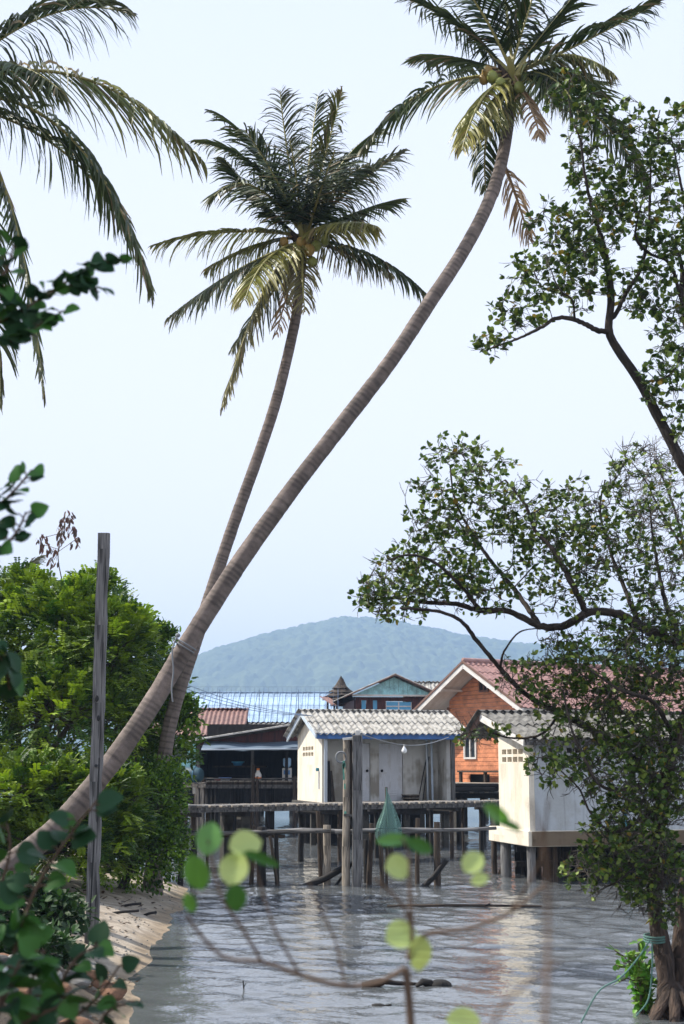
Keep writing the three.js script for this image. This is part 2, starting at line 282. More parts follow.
// a wall in the z-y plane (normal +-x) or x-y plane from an outline with rectangular holes
function holedWall(outline, holes, th) {
  const s = new THREE.Shape(outline.map(([a, b]) => new THREE.Vector2(a, b)));
  for (const [a0, b0, a1, b1] of holes) { const h = new THREE.Path(); h.moveTo(a0, b0); h.lineTo(a0, b1); h.lineTo(a1, b1); h.lineTo(a1, b0); h.closePath(); s.holes.push(h); }
  return boxUV(new THREE.ExtrudeGeometry(s, { depth: th, bevelEnabled: false }));
}
const ventHoles = (a0, b0, w, h, n, rows) => { const o = []; for (let r = 0; r < rows; r++) for (let i = 0; i < n; i++) { const cw = w / n, ch = h / rows; o.push([a0 + i * cw + cw * .1, b0 + r * ch + ch * .18, a0 + (i + 1) * cw - cw * .1, b0 + (r + 1) * ch - ch * .18]); } return o; };
const stilt = (root, m, x, z, y1, r = .11, y0 = -1.3) => part('stilt', pole(x, z, y0, y1, r), m, root);
const lpost = (root, name, m, x, z, y0, y1, w = .12) => part(name, box(w, y1 - y0, w, x, (y0 + y1) / 2, z, .01), m, root);

// ---- white hut with a blue eave, beyond the walkway
srand(101);
{
  const y0 = 1.36, D = 44, root = thing('stilt_hut', 'whitewashed hut with a blue eave beam and two pale doors under wavy grey roof', 'hut', V(xAt(322, D, 2.4), 0, -D), 13 * Math.PI / 180, 'stilt houses');
  const g = root, yE = 3.42, yR = 4.16, zR = -1.9, Wd = 4.08;
  part('floor_slab', box(4.35, .16, 4.2, 2.03, y0 - .08, -1.95, .015), M.concrete, g);
  part('floor_beam', box(4.3, .2, .16, 2.03, y0 - .262, -.1, .01), M.darkWood, g);
  // side wall with gable and pierced vent; drawn in (depth, height)
  const out = [[0, y0], [3.8, y0], [3.8, yE - .02], [1.9, yR - .1], [0, yE - .02]];
  const lw = holedWall(out, ventHoles(1.25, 2.74, 1.75, .36, 4, 2), .12); lw.rotateY(Math.PI / 2); lw.translate(0, 0, 0);
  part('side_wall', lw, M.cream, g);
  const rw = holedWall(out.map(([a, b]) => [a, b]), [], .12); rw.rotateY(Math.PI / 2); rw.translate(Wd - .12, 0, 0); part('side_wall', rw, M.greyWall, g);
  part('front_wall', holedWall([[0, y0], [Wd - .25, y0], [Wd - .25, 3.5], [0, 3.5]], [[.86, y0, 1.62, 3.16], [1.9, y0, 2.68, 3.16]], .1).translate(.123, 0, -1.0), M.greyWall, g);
  part('rear_wall', box(Wd - .25, yE - y0, .1, Wd / 2, (y0 + yE) / 2, -3.74), M.greyWall, g);
  for (const [x, w, k] of [[1.363, .74, 1], [2.413, .76, -1]]) {
    const d = part('door', box(w, 1.78, .04, x, y0 + .9, -.955, .006), M.doorPaint, g);
    part('door_handle', new THREE.SphereGeometry(.045, 10, 8).translate(x + k * w * .38, y0 + .95, -.91), M.black, d);
    part('door_vent', merge([0, 1, 2].map((i) => box(w * .5, .03, .02, x, y0 + .2 + i * .07, -.93, .004))), M.doorPaint, d);
  }
  part('corner_post', box(.09, yE - y0 - .02, .09, .08, (y0 + yE) / 2 - .01, .16, .008), M.steel, g);
  part('corner_post', box(.12, yE - y0 - .02, .12, Wd + .02, (y0 + yE) / 2 - .01, .2, .008), M.greyWood, g);
  part('eave_beam', box(4.75, .17, .06, 2.12, yE - .07, .38, .006), M.blueBeam, g);
  for (const z of [.2, -.7, -1.5]) part('purlin', box(4.5, .07, .05, 2.05, yE - .02 + (z > zR ? (0.4 - z) / 2.3 * .72 - .06 : 0), z), M.darkWood, g);
  const barge = (za, ya, zb, yb) => bar(V(-.27, ya, za), V(-.27, yb, zb), .05, .17);
  part('barge_board', barge(.42, yE - .07, zR, yR - .06), M.bargeBlue, g); part('barge_board', barge(zR, yR - .06, -4.25, yE - .09), M.bargeBlue, g);
  roofSheets(g, 'roof_sheet', M.roofCement, -.3, 4.55, .46, zR, -4.3, yE, yR + .02, { cols: 5, rows: 2, amp: .034, pitch: .2 });
  part('ridge_cap', tube([V(-.32, yR + .02, zR), V(2, yR + .03, zR), V(4.58, yR + .02, zR)], .07, 8), M.roofCement, g);
  for (const x of [.15, 1.4, 2.7, 3.95]) for (const z of [-.15, -2, -3.7]) part('stilt', box(.17, y0 + 1.2, .17, x, y0 / 2 - .7, z, .02), M.concrete, g);
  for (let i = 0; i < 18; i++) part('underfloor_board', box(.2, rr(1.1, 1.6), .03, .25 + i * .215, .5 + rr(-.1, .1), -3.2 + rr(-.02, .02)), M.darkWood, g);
  // wall pipes and rods standing in the corner belong to the hut
  part('water_pipe', tube([V(3.55, y0, -.7), V(3.55, 2.6, -.72), V(3.52, 3.3, -.72)], .04, 8), M.steel, g); part('water_pipe', tube([V(3.68, y0, -.6), V(3.66, 3.3, -.62)], .035, 8), M.bargeBlue, g);
  part('wall_lamp', box(.1, .1, .08, -.045, 2.35, -.45, .02), M.tealDeep, g);
  part('conduit', tube([V(-.02, y0 + .4, -.35), V(-.02, 2.3, -.35)], .015, 6), M.wire, g);
}
// things leaning in the hut's porch
{
  const th = 13 * Math.PI / 180, o = V(xAt(322, 44, 2.4), 0, -44), L = (x, y, z) => V(o.x + x * Math.cos(th) + z * Math.sin(th), y, o.z - x * Math.sin(th) + z * Math.cos(th));
  for (const [x, dx, lab] of [[3.2, .38, 'dark stick leaning in porch corner, nearest the pale doors'], [3.35, .3, 'dark stick leaning in porch corner, nearest the pipes']])
    tag(part(numbered('leaning_stick'), tube([L(x, 1.36, -.6), L(x + dx * .5, 2.1, -.72), L(x + dx, 2.75, -.86)], .018, 6), M.darkWood, scene), lab, 'stick', 'sticks in the porch');
  const b = L(2.95, 1.36, -.55), r = thing('wicker_basket', 'low dark basket on the hut porch under the leaning sticks', 'basket', b, th);
  part('bowl', new THREE.LatheGeometry([[0, 0], [.22, 0], [.28, .2], [.3, .22], [.26, .21], [.2, .03]].map(([a, c]) => new THREE.Vector2(a, c)), 18), M.brownWood, r);
  for (const s of [0, 1]) part('rim', new THREE.TorusGeometry(.29, .014, 6, 20).rotateX(Math.PI / 2).translate(0, .215 - s * .1, 0), M.paleWood, r);
  const s = L(.35, 1.36, -.55), bd = thing('leaning_board', 'narrow dark board leaning behind the steel corner post', 'board', s, th); part('plank', bar(V(0, 0, 0), V(.0, 1.25, -.3), .16, .03), M.darkWood, bd); part('plank', bar(V(.14, 0, .03), V(.1, .95, -.28), .1, .03), M.brownWood, bd);
}
// ---- nearer white hut on the right
srand(102);
{
  const D = 31, th = 12 * Math.PI / 180, root = thing('stilt_hut', 'nearest white hut with pierced vents and brown stained base, half behind the mangrove tree', 'hut', V(xAt(529, D, 2), 0, -D), th, 'stilt houses'), g = root;
  const y0 = 1.08, yE = 3.04, yR = 3.66, zR = -2.7, Wd = 5.4;
  part('base_slab', box(Wd + .1, .33, 2.75, Wd / 2, .915, -1.345, .02), M.cream, g); part('base_skirt', box(Wd + .04, .3, .03, Wd / 2 + .05, .915, .048, .005), M.stained, g);
  const out = [[0, y0], [2.05, y0], [2.05, yE + .32], [0, yE - .12]];
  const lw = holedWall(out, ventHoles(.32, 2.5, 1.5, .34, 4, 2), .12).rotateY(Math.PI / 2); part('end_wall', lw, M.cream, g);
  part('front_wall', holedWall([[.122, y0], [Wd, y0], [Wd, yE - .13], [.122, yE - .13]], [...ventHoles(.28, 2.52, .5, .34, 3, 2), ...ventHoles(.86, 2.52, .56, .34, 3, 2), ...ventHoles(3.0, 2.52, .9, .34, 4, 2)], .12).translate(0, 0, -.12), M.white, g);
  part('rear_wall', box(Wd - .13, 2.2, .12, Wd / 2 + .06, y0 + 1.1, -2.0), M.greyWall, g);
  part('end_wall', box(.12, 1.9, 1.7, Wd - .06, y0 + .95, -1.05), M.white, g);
  const barge = part('barge_board', bar(V(-.2, yE - .1, .34), V(-.2, yR - .1, zR), .05, .17), M.whitePaint, g);
  part('barge_board', bar(V(-.2, yR - .1, zR), V(-.2, yE + .1, zR - 1.3), .05, .14), M.brownTrim, g);
  part('fascia_board', box(Wd + .5, .13, .04, Wd / 2 + .05, yE - .1, .36, .005), M.greyWood, g);
  for (const z of [-.1, -1.2, -2.3]) part('rafter_beam', box(Wd + .3, .08, .06, Wd / 2, yE - .06 + (.34 - z) * .2 - .06, z), M.darkWood, g);
  roofSheets(g, 'roof_sheet', M.roofCementDark, -.24, Wd + .4, .42, zR, zR - 1.4, yE - .02, yR, { cols: 6, rows: 2, amp: .032, pitch: .2, yB: yE + .06 });
  part('ridge_cap', tube([V(-.26, yR + .02, zR), V(Wd + .42, yR + .02, zR)], .06, 8), M.roofCementDark, g);
  for (const [x, z, r] of [[.12, -.3, .1], [.12, -2.0, .13], [.7, -.4, .06], [1.5, -.3, .1], [2.9, -.3, .1], [4.3, -.3, .1], [5.2, -.3, .1], [1.5, -2, .11], [2.9, -2, .11], [4.3, -2, .11], [.02, -2.55, .07]]) stilt(g, x === .12 ? M.postWood : M.brownWood, x, z, .76, r);
  for (let i = 0; i < 16; i++) stilt(g, M.darkWood, .5 + i * .31 + rr(-.08, .08), -1.0 - rr(0, 1.5), .76, rr(.04, .07)); for (const y of [.62, .3]) part('crossbeam', box(Wd - .3, .12, .08, Wd / 2, y, -1.5 + y * .2), M.darkWood, g);
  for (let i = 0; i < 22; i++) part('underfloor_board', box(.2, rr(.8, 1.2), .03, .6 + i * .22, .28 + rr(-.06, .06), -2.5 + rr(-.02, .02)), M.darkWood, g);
  part('brace', tube([V(.05, -.3, -2.6), V(.3, .76, -2.2)], .045, 7), M.brownWood, g);
  part('drain_pipe', tube([V(Wd * .4, .75, .06), V(Wd * .4, 1.2, .06), V(Wd * .4, 1.5, .05)], .03, 7), M.tealDeep, g);
}
// ---- orange plank house behind
srand(103);
{
  const D = 53, th = 32 * Math.PI / 180, root = thing('plank_house', 'orange plank house with reddish brown tiled roof and wide white soffit', 'house', V(xAt(464, D, 6), 0, -D), th, 'stilt houses'), g = root;
  const yA = 6.3, yE = 4.5, hw = 3.4, sl = (yA - yE) / hw, x0 = .95, ww = 2.25, yF = 1.86;
  const halfAt = (y) => Math.min(ww, (yA - .16 - y) / sl);
  const win = [-1.28, -.58, 2.76, 3.78], hatch = [-.28, .22, 5.22, 5.72], low = [-1.0, .2, 1.9, 2.2];
  part('inner_wall', merge([box(.06, yE - yF, 2 * ww - .06, x0 + .25, (yE + yF) / 2, 0)]), M.black, g);
  const pl = .155;
  for (let y = yF, k = 0; y < yA - .35; y += pl, k++) {
    const a = halfAt(y), b = halfAt(y + pl), ym = y + pl / 2; if (b < .08) break;
    let segs = [[-1, 1]]; const cuts = [win, hatch, low].filter((c) => ym > c[2] && ym < c[3]);
    const spans = cuts.length ? [[-a, cuts[0][0], -b, cuts[0][0]], [cuts[0][1], a, cuts[0][1], b]] : [[-a, a, -b, b]];
    for (const [l0, r0, l1, r1] of spans) {
      const s = new THREE.Shape([new THREE.Vector2(-r0, y), new THREE.Vector2(-l0, y), new THREE.Vector2(-l1, y + pl - .012), new THREE.Vector2(-r1, y + pl - .012)]);
      part('plank', boxUV(new THREE.ExtrudeGeometry(s, { depth: .03, bevelEnabled: false })).rotateY(Math.PI / 2).translate(x0 + rr(-.004, .004), 0, 0), M.orange, g);
    }
  }
  const frame = (c, name, m, w = .07) => { const [a, b, lo, hi] = c, zc = (a + b) / 2, yc = (lo + hi) / 2, x = x0 - .02; return part(name, merge([box(.06, w, b - a + w, x, lo, zc), box(.06, w, b - a + w, x, hi, zc), box(.058, hi - lo, w, x, yc, a), box(.058, hi - lo, w, x, yc, b), box(.055, hi - lo, .05, x, yc, zc)]), m, g); };
  const f = frame(win, 'window', M.whitePaint); part('pane', box(.01, win[3] - win[2], win[1] - win[0], x0 + .02, (win[2] + win[3]) / 2, (win[0] + win[1]) / 2), M.glass, f);
  const h = frame(hatch, 'gable_hatch', M.brownTrim, .05); part('pane', box(.01, .5, .5, x0 + .02, 5.47, -.03), M.black, h);
  part('corner_board', box(.1, yE - yF + .2, .1, x0 - .01, (yE + yF) / 2 + .1, -ww - .02), M.brownTrim, g); part('corner_board', box(.1, yE - yF + .2, .1, x0 - .01, (yE + yF) / 2 + .1, ww + .02), M.brownTrim, g);
  const LN = 13; // roof
  const a = Math.atan2(yA - yE, hw), L = Math.hypot(yA - yE, hw) + .05, nC = 12, cl = L / nC;
  const cg = corr(LN, cl + .07, .24, .026, .014, 5);
  for (const back of [false, true]) {
    const rf = part('roof_slope', box(LN, .05, L - .1, LN / 2, 0, 0).rotateX(back ? -a : a).translate(0, (yA + yE) / 2 - .09, (back ? -1 : 1) * hw / 2), M.whitePaint, g);
    for (let i = 0; i < nC; i++) { const s = i * cl, z = (hw + .05 - s * Math.cos(a)), y = yE + s * Math.sin(a) - .02 + .012 * (i % 2); const c = laid(cg, back ? LN : 0, y, back ? -z : z, a - .035, back); part('tile_course', c, M.tileRed, rf); }
    const e = (x, w, hgt, off) => bar(V(x, yA - .1 - off, 0), V(x, yE - .1 - off, (back ? -1 : 1) * (hw + .02)), w, hgt);
    part('barge_board', e(-.03, .05, .2, .06), M.whitePaint, g); part('barge_trim', e(-.06, .05, .09, -.08), M.brownTrim, g);
  }
  part('ridge_cap', tube([V(-.05, yA + .03, 0), V(LN / 2, yA + .04, 0), V(LN + .05, yA + .03, 0)], .1, 8), M.tileRed, g);
  for (const z of [-2.9, -1.45, 1.45, 2.9]) part('soffit_beam', box(x0 + .3, .08, .08, x0 / 2 + .1, yA - .24 - Math.abs(z) * sl, z), M.whitePaint, g);
  part('front_wall', box(LN - 2, yE - yF, .1, LN / 2 + .1, (yE + yF) / 2, ww + .12), M.orange, g); part('rear_wall', box(LN - 2, yE - yF, .1, LN / 2 + .1, (yE + yF) / 2, -ww - .12), M.orange, g);
  part('deck', box(LN - .6, .16, 2 * ww + 3.2, LN / 2 - .6, yF - .1, .4), M.greyWood, g);
  for (let i = 0; i < 12; i++) part('deck_plank', box(.14, .03, 2 * ww + 3.3, -.75 + i * .15, yF - .003, .4, .006), M.paleWood, g);
  part('ledge', box(.34, .06, 3.2, x0 - .28, 2.27, .4, .01), M.brownWood, g); for (const z of [-1.1, .4, 1.8]) part('ledge_post', box(.1, .4, .1, x0 - .35, 2.05, z), M.brownWood, g);
  for (const x of [-.5, 1.5, 4, 7, 10]) for (const z of [-2.2, .2, 2.4]) part('stilt', box(.26, 3.0, .26, x, yF - 1.69, z, .02), M.concrete, g);
}
// low landing in front of the orange house
srand(104);
{
  const D = 47, root = thing('landing_deck', 'low plank landing between the white huts, in front of the orange house', 'deck', V(xAt(452, D, 1.6), 0, -D), 10 * Math.PI / 180), g = root;
  for (let i = 0; i < 26; i++) part('plank', box(.15, .05, 2.6, .1 + i * .165, 1.62 + rr(-.008, .008), -1, .008), i % 3 ? M.greyWood : M.paleWood, g);
  for (const z of [.1, -2.1]) part('beam', box(4.4, .16, .12, 2.15, 1.51, z), M.darkWood, g);
  for (const x of [.2, 1.6, 3, 4.2]) for (const z of [.1, -2.1]) stilt(g, M.darkWood, x, z, 1.45, .1);
  const lg = thing('stacked_logs', 'dark heap of stacked timber on the low landing', 'timber', V(xAt(470, 46.6, 1.7), 1.65, -46.6), .2);
  for (let i = 0; i < 5; i++) part('log', tube([V(-.7 + rr(0, .1), .07 + (i > 2 ? .12 : 0), .14 * (i > 2 ? i - 2.5 : i)), V(.7 + rr(0, .2), .07 + (i > 2 ? .12 : 0), .14 * (i > 2 ? i - 2.5 : i))], .07, 8), M.darkWood, lg);
}
// ---- turquoise gabled house
srand(105);
{
  const D = 66, root = thing('gabled_house', 'far house with turquoise boarded gable and dark red upper wall', 'house', V(xAt(394, D, 6), 0, -D), 6 * Math.PI / 180, 'stilt houses'), g = root;
  const yA = 6.62, yE = 5.72, hw = 2.05, sl = (yA - yE) / hw;
  for (let i = 0; i < 18; i++) { const xa = -1.9 + i * .211, xb = xa + .2, t = (x) => yA - .1 - Math.abs(x) * sl; const s = new THREE.Shape([new THREE.Vector2(xa, yE - .02), new THREE.Vector2(xb, yE - .02), new THREE.Vector2(xb, t(xb)), new THREE.Vector2(xa, t(xa))]); part('gable_board', boxUV(new THREE.ExtrudeGeometry(s, { depth: .03, bevelEnabled: false })).translate(0, 0, rr(0, .006)), M.teal, g); }
  part('gable_rail', box(3.9, .08, .06, 0, yE - .04, .04), M.whitePaint, g);
  part('upper_wall', holedWall([[-1.75, 1.9], [1.75, 1.9], [1.75, yE - .1], [-1.75, yE - .1]], [[-.35, 3.2, .85, yE - .28], [-1.5, 4.4, -1.25, yE - .25], [-.95, 4.4, -.75, yE - .25]], .1).translate(0, 0, -.35), M.maroon, g);
  const d = part('window', box(1.2, 2.2, .04, .25, 4.3, -.3), M.skyBlue, g); for (const x of [-.35, .25, .85]) part('window_bar', box(.05, 2.2, .05, x, 4.3, -.28), M.whitePaint, d); part('window_bar', box(1.2, .05, .05, .25, 5.2, -.275), M.whitePaint, d);
  for (const x of [-1.375, -.85]) part('window', box(.2, 1.1, .03, x, 4.95, -.3), M.skyBlue, g);
  part('rear_wall', box(3.5, 3.6, .1, 0, 3.7, -5.5), M.maroon, g); for (const s of [-1, 1]) part('side_wall', box(.1, 3.6, 5, s * 1.75, 3.7, -2.95), M.maroon, g);
  for (const s of [-1, 1]) {
    const a = Math.atan2(yA - yE, hw), L = Math.hypot(yA - yE, hw) + .35, cg = corr(6.4, L, .2, .025);
    cg.rotateX(a); cg.rotateY(s > 0 ? Math.PI / 2 : -Math.PI / 2); cg.translate(s * (hw + .3), yE - .1, s > 0 ? .5 : -5.9); part('roof_sheet', cg, M.roofCement, g);
    part('barge_board', bar(V(0, yA - .02, .5), V(s * (hw + .3), yE - .14, .5), .05, .12), M.brownTrim, g);
  }
  part('floor', box(3.9, .2, 6, 0, 1.85, -2.9), M.darkWood, g);
  for (const x of [-1.6, 0, 1.6]) for (const z of [-.3, -3, -5.5]) stilt(g, M.concrete, x, z, 1.8, .14);
  // lower neighbour roof, right
  const r2 = thing('grey_roofed_house', 'grey wavy roof showing between turquoise gable and orange house', 'house', V(xAt(452, 70, 6), 0, -70), 0, 'stilt houses');
  roofSheets(r2, 'roof_sheet', M.roofCement, -2.2, 2.2, 1.6, -1, -3, 5.35, 6.55, { cols: 4, rows: 2 });
  part('wall', box(4, 3.6, .1, 0, 3.6, .9), M.white, r2); part('rear_wall', box(4, 3.6, .1, 0, 3.6, -2.6), M.white, r2); for (const s of [-1.95, 1.95]) part('side_wall', box(.1, 3.6, 3.4, s, 3.6, -.85), M.white, r2);
  part('floor', box(4.2, .2, 3.8, 0, 1.7, -.85), M.darkWood, r2); for (const x of [-1.8, 0, 1.8]) for (const z of [.8, -2.5]) stilt(r2, M.concrete, x, z, 1.65, .14);
}
// ---- thatched hat roof
{
  const D = 72, r = thing('thatched_shelter', 'small shelter with peaked brown thatch beside the turquoise gable', 'shelter', V(xAt(341, D, 6), 0, -D), .5);
  srand(106); const L = []; for (let k = 0; k < 5; k++) { const c = new THREE.ConeGeometry(.95 - k * .17, .42, 14, 2, true); const p = c.attributes.position; for (let i = 0; i < p.count; i++) p.setXYZ(i, p.getX(i) * rr(.9, 1.1), p.getY(i) + rr(-.04, .04), p.getZ(i) * rr(.9, 1.1)); c.translate(0, 5.95 + k * .2, 0); L.push(part('thatch_layer', c.toNonIndexed(), M.brownWood, r)); }
  for (const [x, z] of [[-.5, -.5], [.5, -.5], [-.5, .5], [.5, .5]]) part('post', pole(x, z, -1.2, 5.9, .06), M.brownWood, r);
  part('side_roof', laid(corr(2.2, 1.4, .2, .025), -1.2, 5.42, 1.3, .35), M.roofRed, r); part('crossbeam', box(1.3, .1, .1, 0, 5.5, .55), M.brownWood, r); part('crossbeam', box(2.2, .1, .1, -.1, 5.43, 1.15), M.brownWood, r); for (const x of [-1, .8]) part('post', pole(x, 1.15, -1.2, 5.45, .05), M.brownWood, r);
}
// ---- long pale blue metal roof
srand(107);
{
  const D = 76, xa = xAt(178, D, 6), xb = xAt(336, D, 6), Wd = xb - xa, r = thing('blue_roofed_shed', 'long shed with pale blue ribbed metal roof behind the wire fence', 'shed', V(xa, 0, -D), 0, 'stilt houses');
  const run = 4.2, rise = 1.75, a = Math.atan2(rise, run), L = Math.hypot(run, rise), n = 9, w = Wd / n;
  for (let i = 0; i < n; i++) { const ribs = [0, 1 / 3, 2 / 3].map((k) => box(.035, .045, L, k * w + .02, .03, -L / 2)); part('roof_panel', merge([box(w - .006, .02, L, w / 2, 0, -L / 2), ...ribs]).rotateX(a).translate(i * w, 4.7 + rr(-.006, .006), 2), M.blueMetal, r); }
  part('roof_panel', box(Wd, .02, L, Wd / 2, 0, -L / 2).rotateX(-a).translate(0, 4.7 + rise, 2 - run), M.blueMetal, r);
  part('ridge_cap', box(Wd, .05, .3, Wd / 2, 4.72 + rise, 2 - run, .01), M.blueMetal, r);
  part('wall', box(Wd - .3, 3.0, .1, Wd / 2, 3.15, 1.6), M.white, r); part('rear_wall', box(Wd - .3, 3.0, .1, Wd / 2, 3.15, -5.6), M.white, r); for (const x of [.15, Wd - .15]) part('end_wall', box(.1, 3.0, 7.1, x, 3.15, -2), M.white, r);
  part('floor', box(Wd, .2, 7.6, Wd / 2, 1.6, -2), M.concrete, r); for (let i = 0; i < 5; i++) for (const z of [1.3, -2, -5.2]) stilt(r, M.concrete, .3 + i * (Wd - .6) / 4, z, 1.55, .16);
}
// ---- wire mesh fence in front of it
{
  const D = 66, xa = xAt(180, D, 5), xb = xAt(338, D, 5), r = thing('wire_fence', 'tall dark wire mesh fence before the pale blue metal roof', 'fence', V(xa, 0, -D), 0), Wd = xb - xa;
  const n = 34; for (let i = 0; i <= n; i++) part('upright_rod', box(.012, 2.65, .012, i * Wd / n, 4.72, 0), M.wire, r);
  for (let j = 0; j < 7; j++) part('cross_rod', box(Wd, .012, .012, Wd / 2, 3.5 + j * .43, .02), M.wire, r);
  for (let i = 0; i < 5; i++) part('post', box(.035, 4.9, .035, i * Wd / 4, 3.5, -.06), M.wire, r);
  part('base_wall', box(Wd, 2.6, .2, Wd / 2, 2.1, -.06), M.darkWood, r); for (let i = 0; i < 5; i++) stilt(r, M.concrete, i * (Wd - .4) / 4 + .2, -.06, .85, .12);
}
// ---- brown roofed house with turquoise wall
srand(108);
{
  const D = 60, xa = xAt(128, D, 4), xb = xAt(243.5, D, 4), Wd = xb - xa, r = thing('brown_roofed_house', 'low house with wavy brown roof and turquoise wall behind the leafy trees', 'house', V(xa, 0, -D), 0, 'stilt houses');
  roofSheets(r, 'roof_sheet', M.roofRed, 0, Wd, .9, -1.8, -4.4, 3.72, 4.9, { cols: 5, rows: 1, pitch: .19, amp: .028 });
  part('wall', box(Wd - .4, 1.75, .1, Wd / 2, 2.8, 0), M.teal, r); part('rear_wall', box(Wd - .4, 1.75, .1, Wd / 2, 2.8, -3.6), M.teal, r); for (const x of [.25, Wd - .25]) part('side_wall', box(.1, 1.7, 3.5, x, 2.8, -1.8), M.teal, r);
  const w = part('window', box(.8, .7, .06, Wd * .43, 3.0, .05), M.whitePaint, r); part('pane', box(.7, .6, .02, Wd * .43, 3.0, .085), M.glass, w);
  part('floor', box(Wd, .18, 4.4, Wd / 2, 1.85, -1.6), M.darkWood, r); for (let i = 0; i < 4; i++) for (const z of [.3, -3.4]) stilt(r, M.darkWood, .3 + i * (Wd - .6) / 3, z, 1.8, .12);
  const r2 = thing('low_grey_shed', 'low shed with flat grey roof strip under the wire fence', 'shed', V(xAt(243, 62.5, 4), 0, -62.5), 0, 'stilt houses');
  roofSheets(r2, 'roof_sheet', M.roofCementDark, 0, 3.4, .8, -.8, -2.2, 4.05, 4.36, { cols: 4, rows: 1 });
  part('wall', box(3, 2.3, .1, 1.6, 2.9, .3), M.greyWall, r2); part('rear_wall', box(3, 2.3, .1, 1.6, 2.9, -1.8), M.greyWall, r2); part('floor', box(3.2, .15, 2.6, 1.6, 1.7, -.7), M.darkWood, r2); for (const x of [.3, 2.9]) for (const z of [.2, -1.7]) stilt(r2, M.darkWood, x, z, 1.65, .11);
}
// ---- open sided house with dark interior
srand(109);
const PAV = { D: 53, x: xAt(197, 53, 3) };
{
  const { D } = PAV, r = thing('open_house', 'dark open sided house with grey awning and wooden railing', 'house', V(PAV.x, 0, -D), 0, 'stilt houses'), yF = 1.9, Wd = 4.6;
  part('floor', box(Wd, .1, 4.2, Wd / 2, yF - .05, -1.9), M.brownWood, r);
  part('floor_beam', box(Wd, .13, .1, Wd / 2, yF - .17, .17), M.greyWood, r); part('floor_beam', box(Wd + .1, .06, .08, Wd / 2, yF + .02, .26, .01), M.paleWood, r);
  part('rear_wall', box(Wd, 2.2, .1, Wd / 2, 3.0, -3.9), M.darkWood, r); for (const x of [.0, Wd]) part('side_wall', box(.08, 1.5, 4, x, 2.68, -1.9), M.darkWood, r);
  // sloped roof, rising to the right
  const pA = [-.35, 3.36], pB = [Wd + .3, 4.18], a = Math.atan2(pB[1] - pA[1], pB[0] - pA[0]), L = Math.hypot(pB[0] - pA[0], pB[1] - pA[1]);
  for (let i = 0; i < 5; i++) part('roof_sheet', corr(1.1, L, .2, .026).rotateY(-Math.PI / 2).translate(0, 0, 0).rotateZ(a).translate(pA[0], pA[1], .75 - (i + 1) * 1.0 + 0), M.roofCement, r);
  part('barge_board', bar(V(pA[0], pA[1] - .02, .78), V(pB[0], pB[1] - .02, .78), .04, .12), M.whitePaint, r);
  part('gable_panel', boxUV(new THREE.ExtrudeGeometry(new THREE.Shape([[0, 3.2], [Wd, 3.2], [Wd, 4.0], [0, 3.3]].map(([x, y]) => new THREE.Vector2(x, y))), { depth: .04, bevelEnabled: false })).translate(0, 0, .2), M.maroon, r);
  const aw = part('awning', new THREE.BoxGeometry(3.5, .025, 1.35, 14, 1, 6), M.awning, r); { const p = aw.geometry.attributes.position; for (let i = 0; i < p.count; i++) p.setY(i, p.getY(i) + .03 * Math.sin(p.getX(i) * 5) * (p.getZ(i) + .7) - .03 * Math.cos(p.getX(i) * 1.8)); aw.geometry.rotateX(.22); aw.geometry.translate(2.05, 3.2, .82); aw.geometry.computeVertexNormals(); }
  part('awning_pole', tube([V(.3, 3.04, 1.48), V(3.85, 3.06, 1.48)], .03, 7), M.steel, aw);
  for (const x of [.08, 2.05, 3.3, 4.3]) part('post', box(.11, 1.6, .11, x, yF + .7, .14, .01), x === 3.3 ? M.darkWood : M.greyWood, r);
  for (const x of [.02, .3, 2.1, 2.25, 3.6]) part('railing_post', pole(x, .32, -1.3, yF + (x > 2 && x < 2.2 ? .62 : .2), .065), M.brownWood, r);
  part('rail', tube([V(0, yF + .12, .33), V(2.2, yF + .1, .34), V(4.5, yF + .14, .33)], .03, 7), M.greyWood, r);
  for (const x of [.4, 1.3, 2.6, 4.3]) for (const z of [-.4, -2, -3.7]) stilt(r, M.darkWood, x, z, yF - .1, .1);
  part('pale_corner_post', box(.16, .75, .12, .0, yF - .05, .42, .01), M.whitePaint, r);
  // things kept inside
  const inside = (px, dz, y = yF) => V(xAt(px, D - dz, y + .2), y, -D + dz);
  const cab = thing('long_table', 'dark long table inside the open house', 'table', inside(240, -1.0), 0); part('tabletop', box(2.0, .06, .7, 0, .55, 0, .01), M.brownWood, cab); for (const [x, z] of [[-.9, -.28], [.9, -.28], [-.9, .28], [.9, .28]]) part('leg', box(.07, .52, .07, x, .26, z), M.darkWood, cab); part('shelf', box(1.9, .04, .6, 0, .2, 0), M.darkWood, cab);
  const bowl = (n, l, px, dz, y, m1, m2, s) => { const b = thing(n, l, 'basin', inside(px, dz, y), 0); part('bowl', new THREE.LatheGeometry([[0, 0], [.16, 0], [.26, .15], [.29, .17], [.25, .14], [.15, .03]].map(([a, c]) => new THREE.Vector2(a * s, c * s)), 20), m1, b); part('rim', new THREE.TorusGeometry(.28 * s, .025 * s, 6, 20).rotateX(Math.PI / 2).translate(0, .17 * s, 0), m2, b); };
  bowl('plastic_basin', 'red plastic basin on the floor of the open house', 219, .0, yF, mat(.55, .03, .03, .4), mat(.5, .03, .03, .4), .7);
  bowl('plastic_basin', 'white plastic basin beside the red basin', 225, .05, yF, mat(.75, .8, .88, .4), mat(.2, .35, .7, .4), .8);
  bowl('plastic_basin', 'blue plastic basin on the dark long table', 238, -.9, yF + .58, mat(.05, .28, .55, .4), mat(.1, .4, .6, .4), .8);
  const wd = thing('water_dispenser', 'white water dispenser standing by the hut side in the open house', 'dispenser', inside(287, -.1), 0);
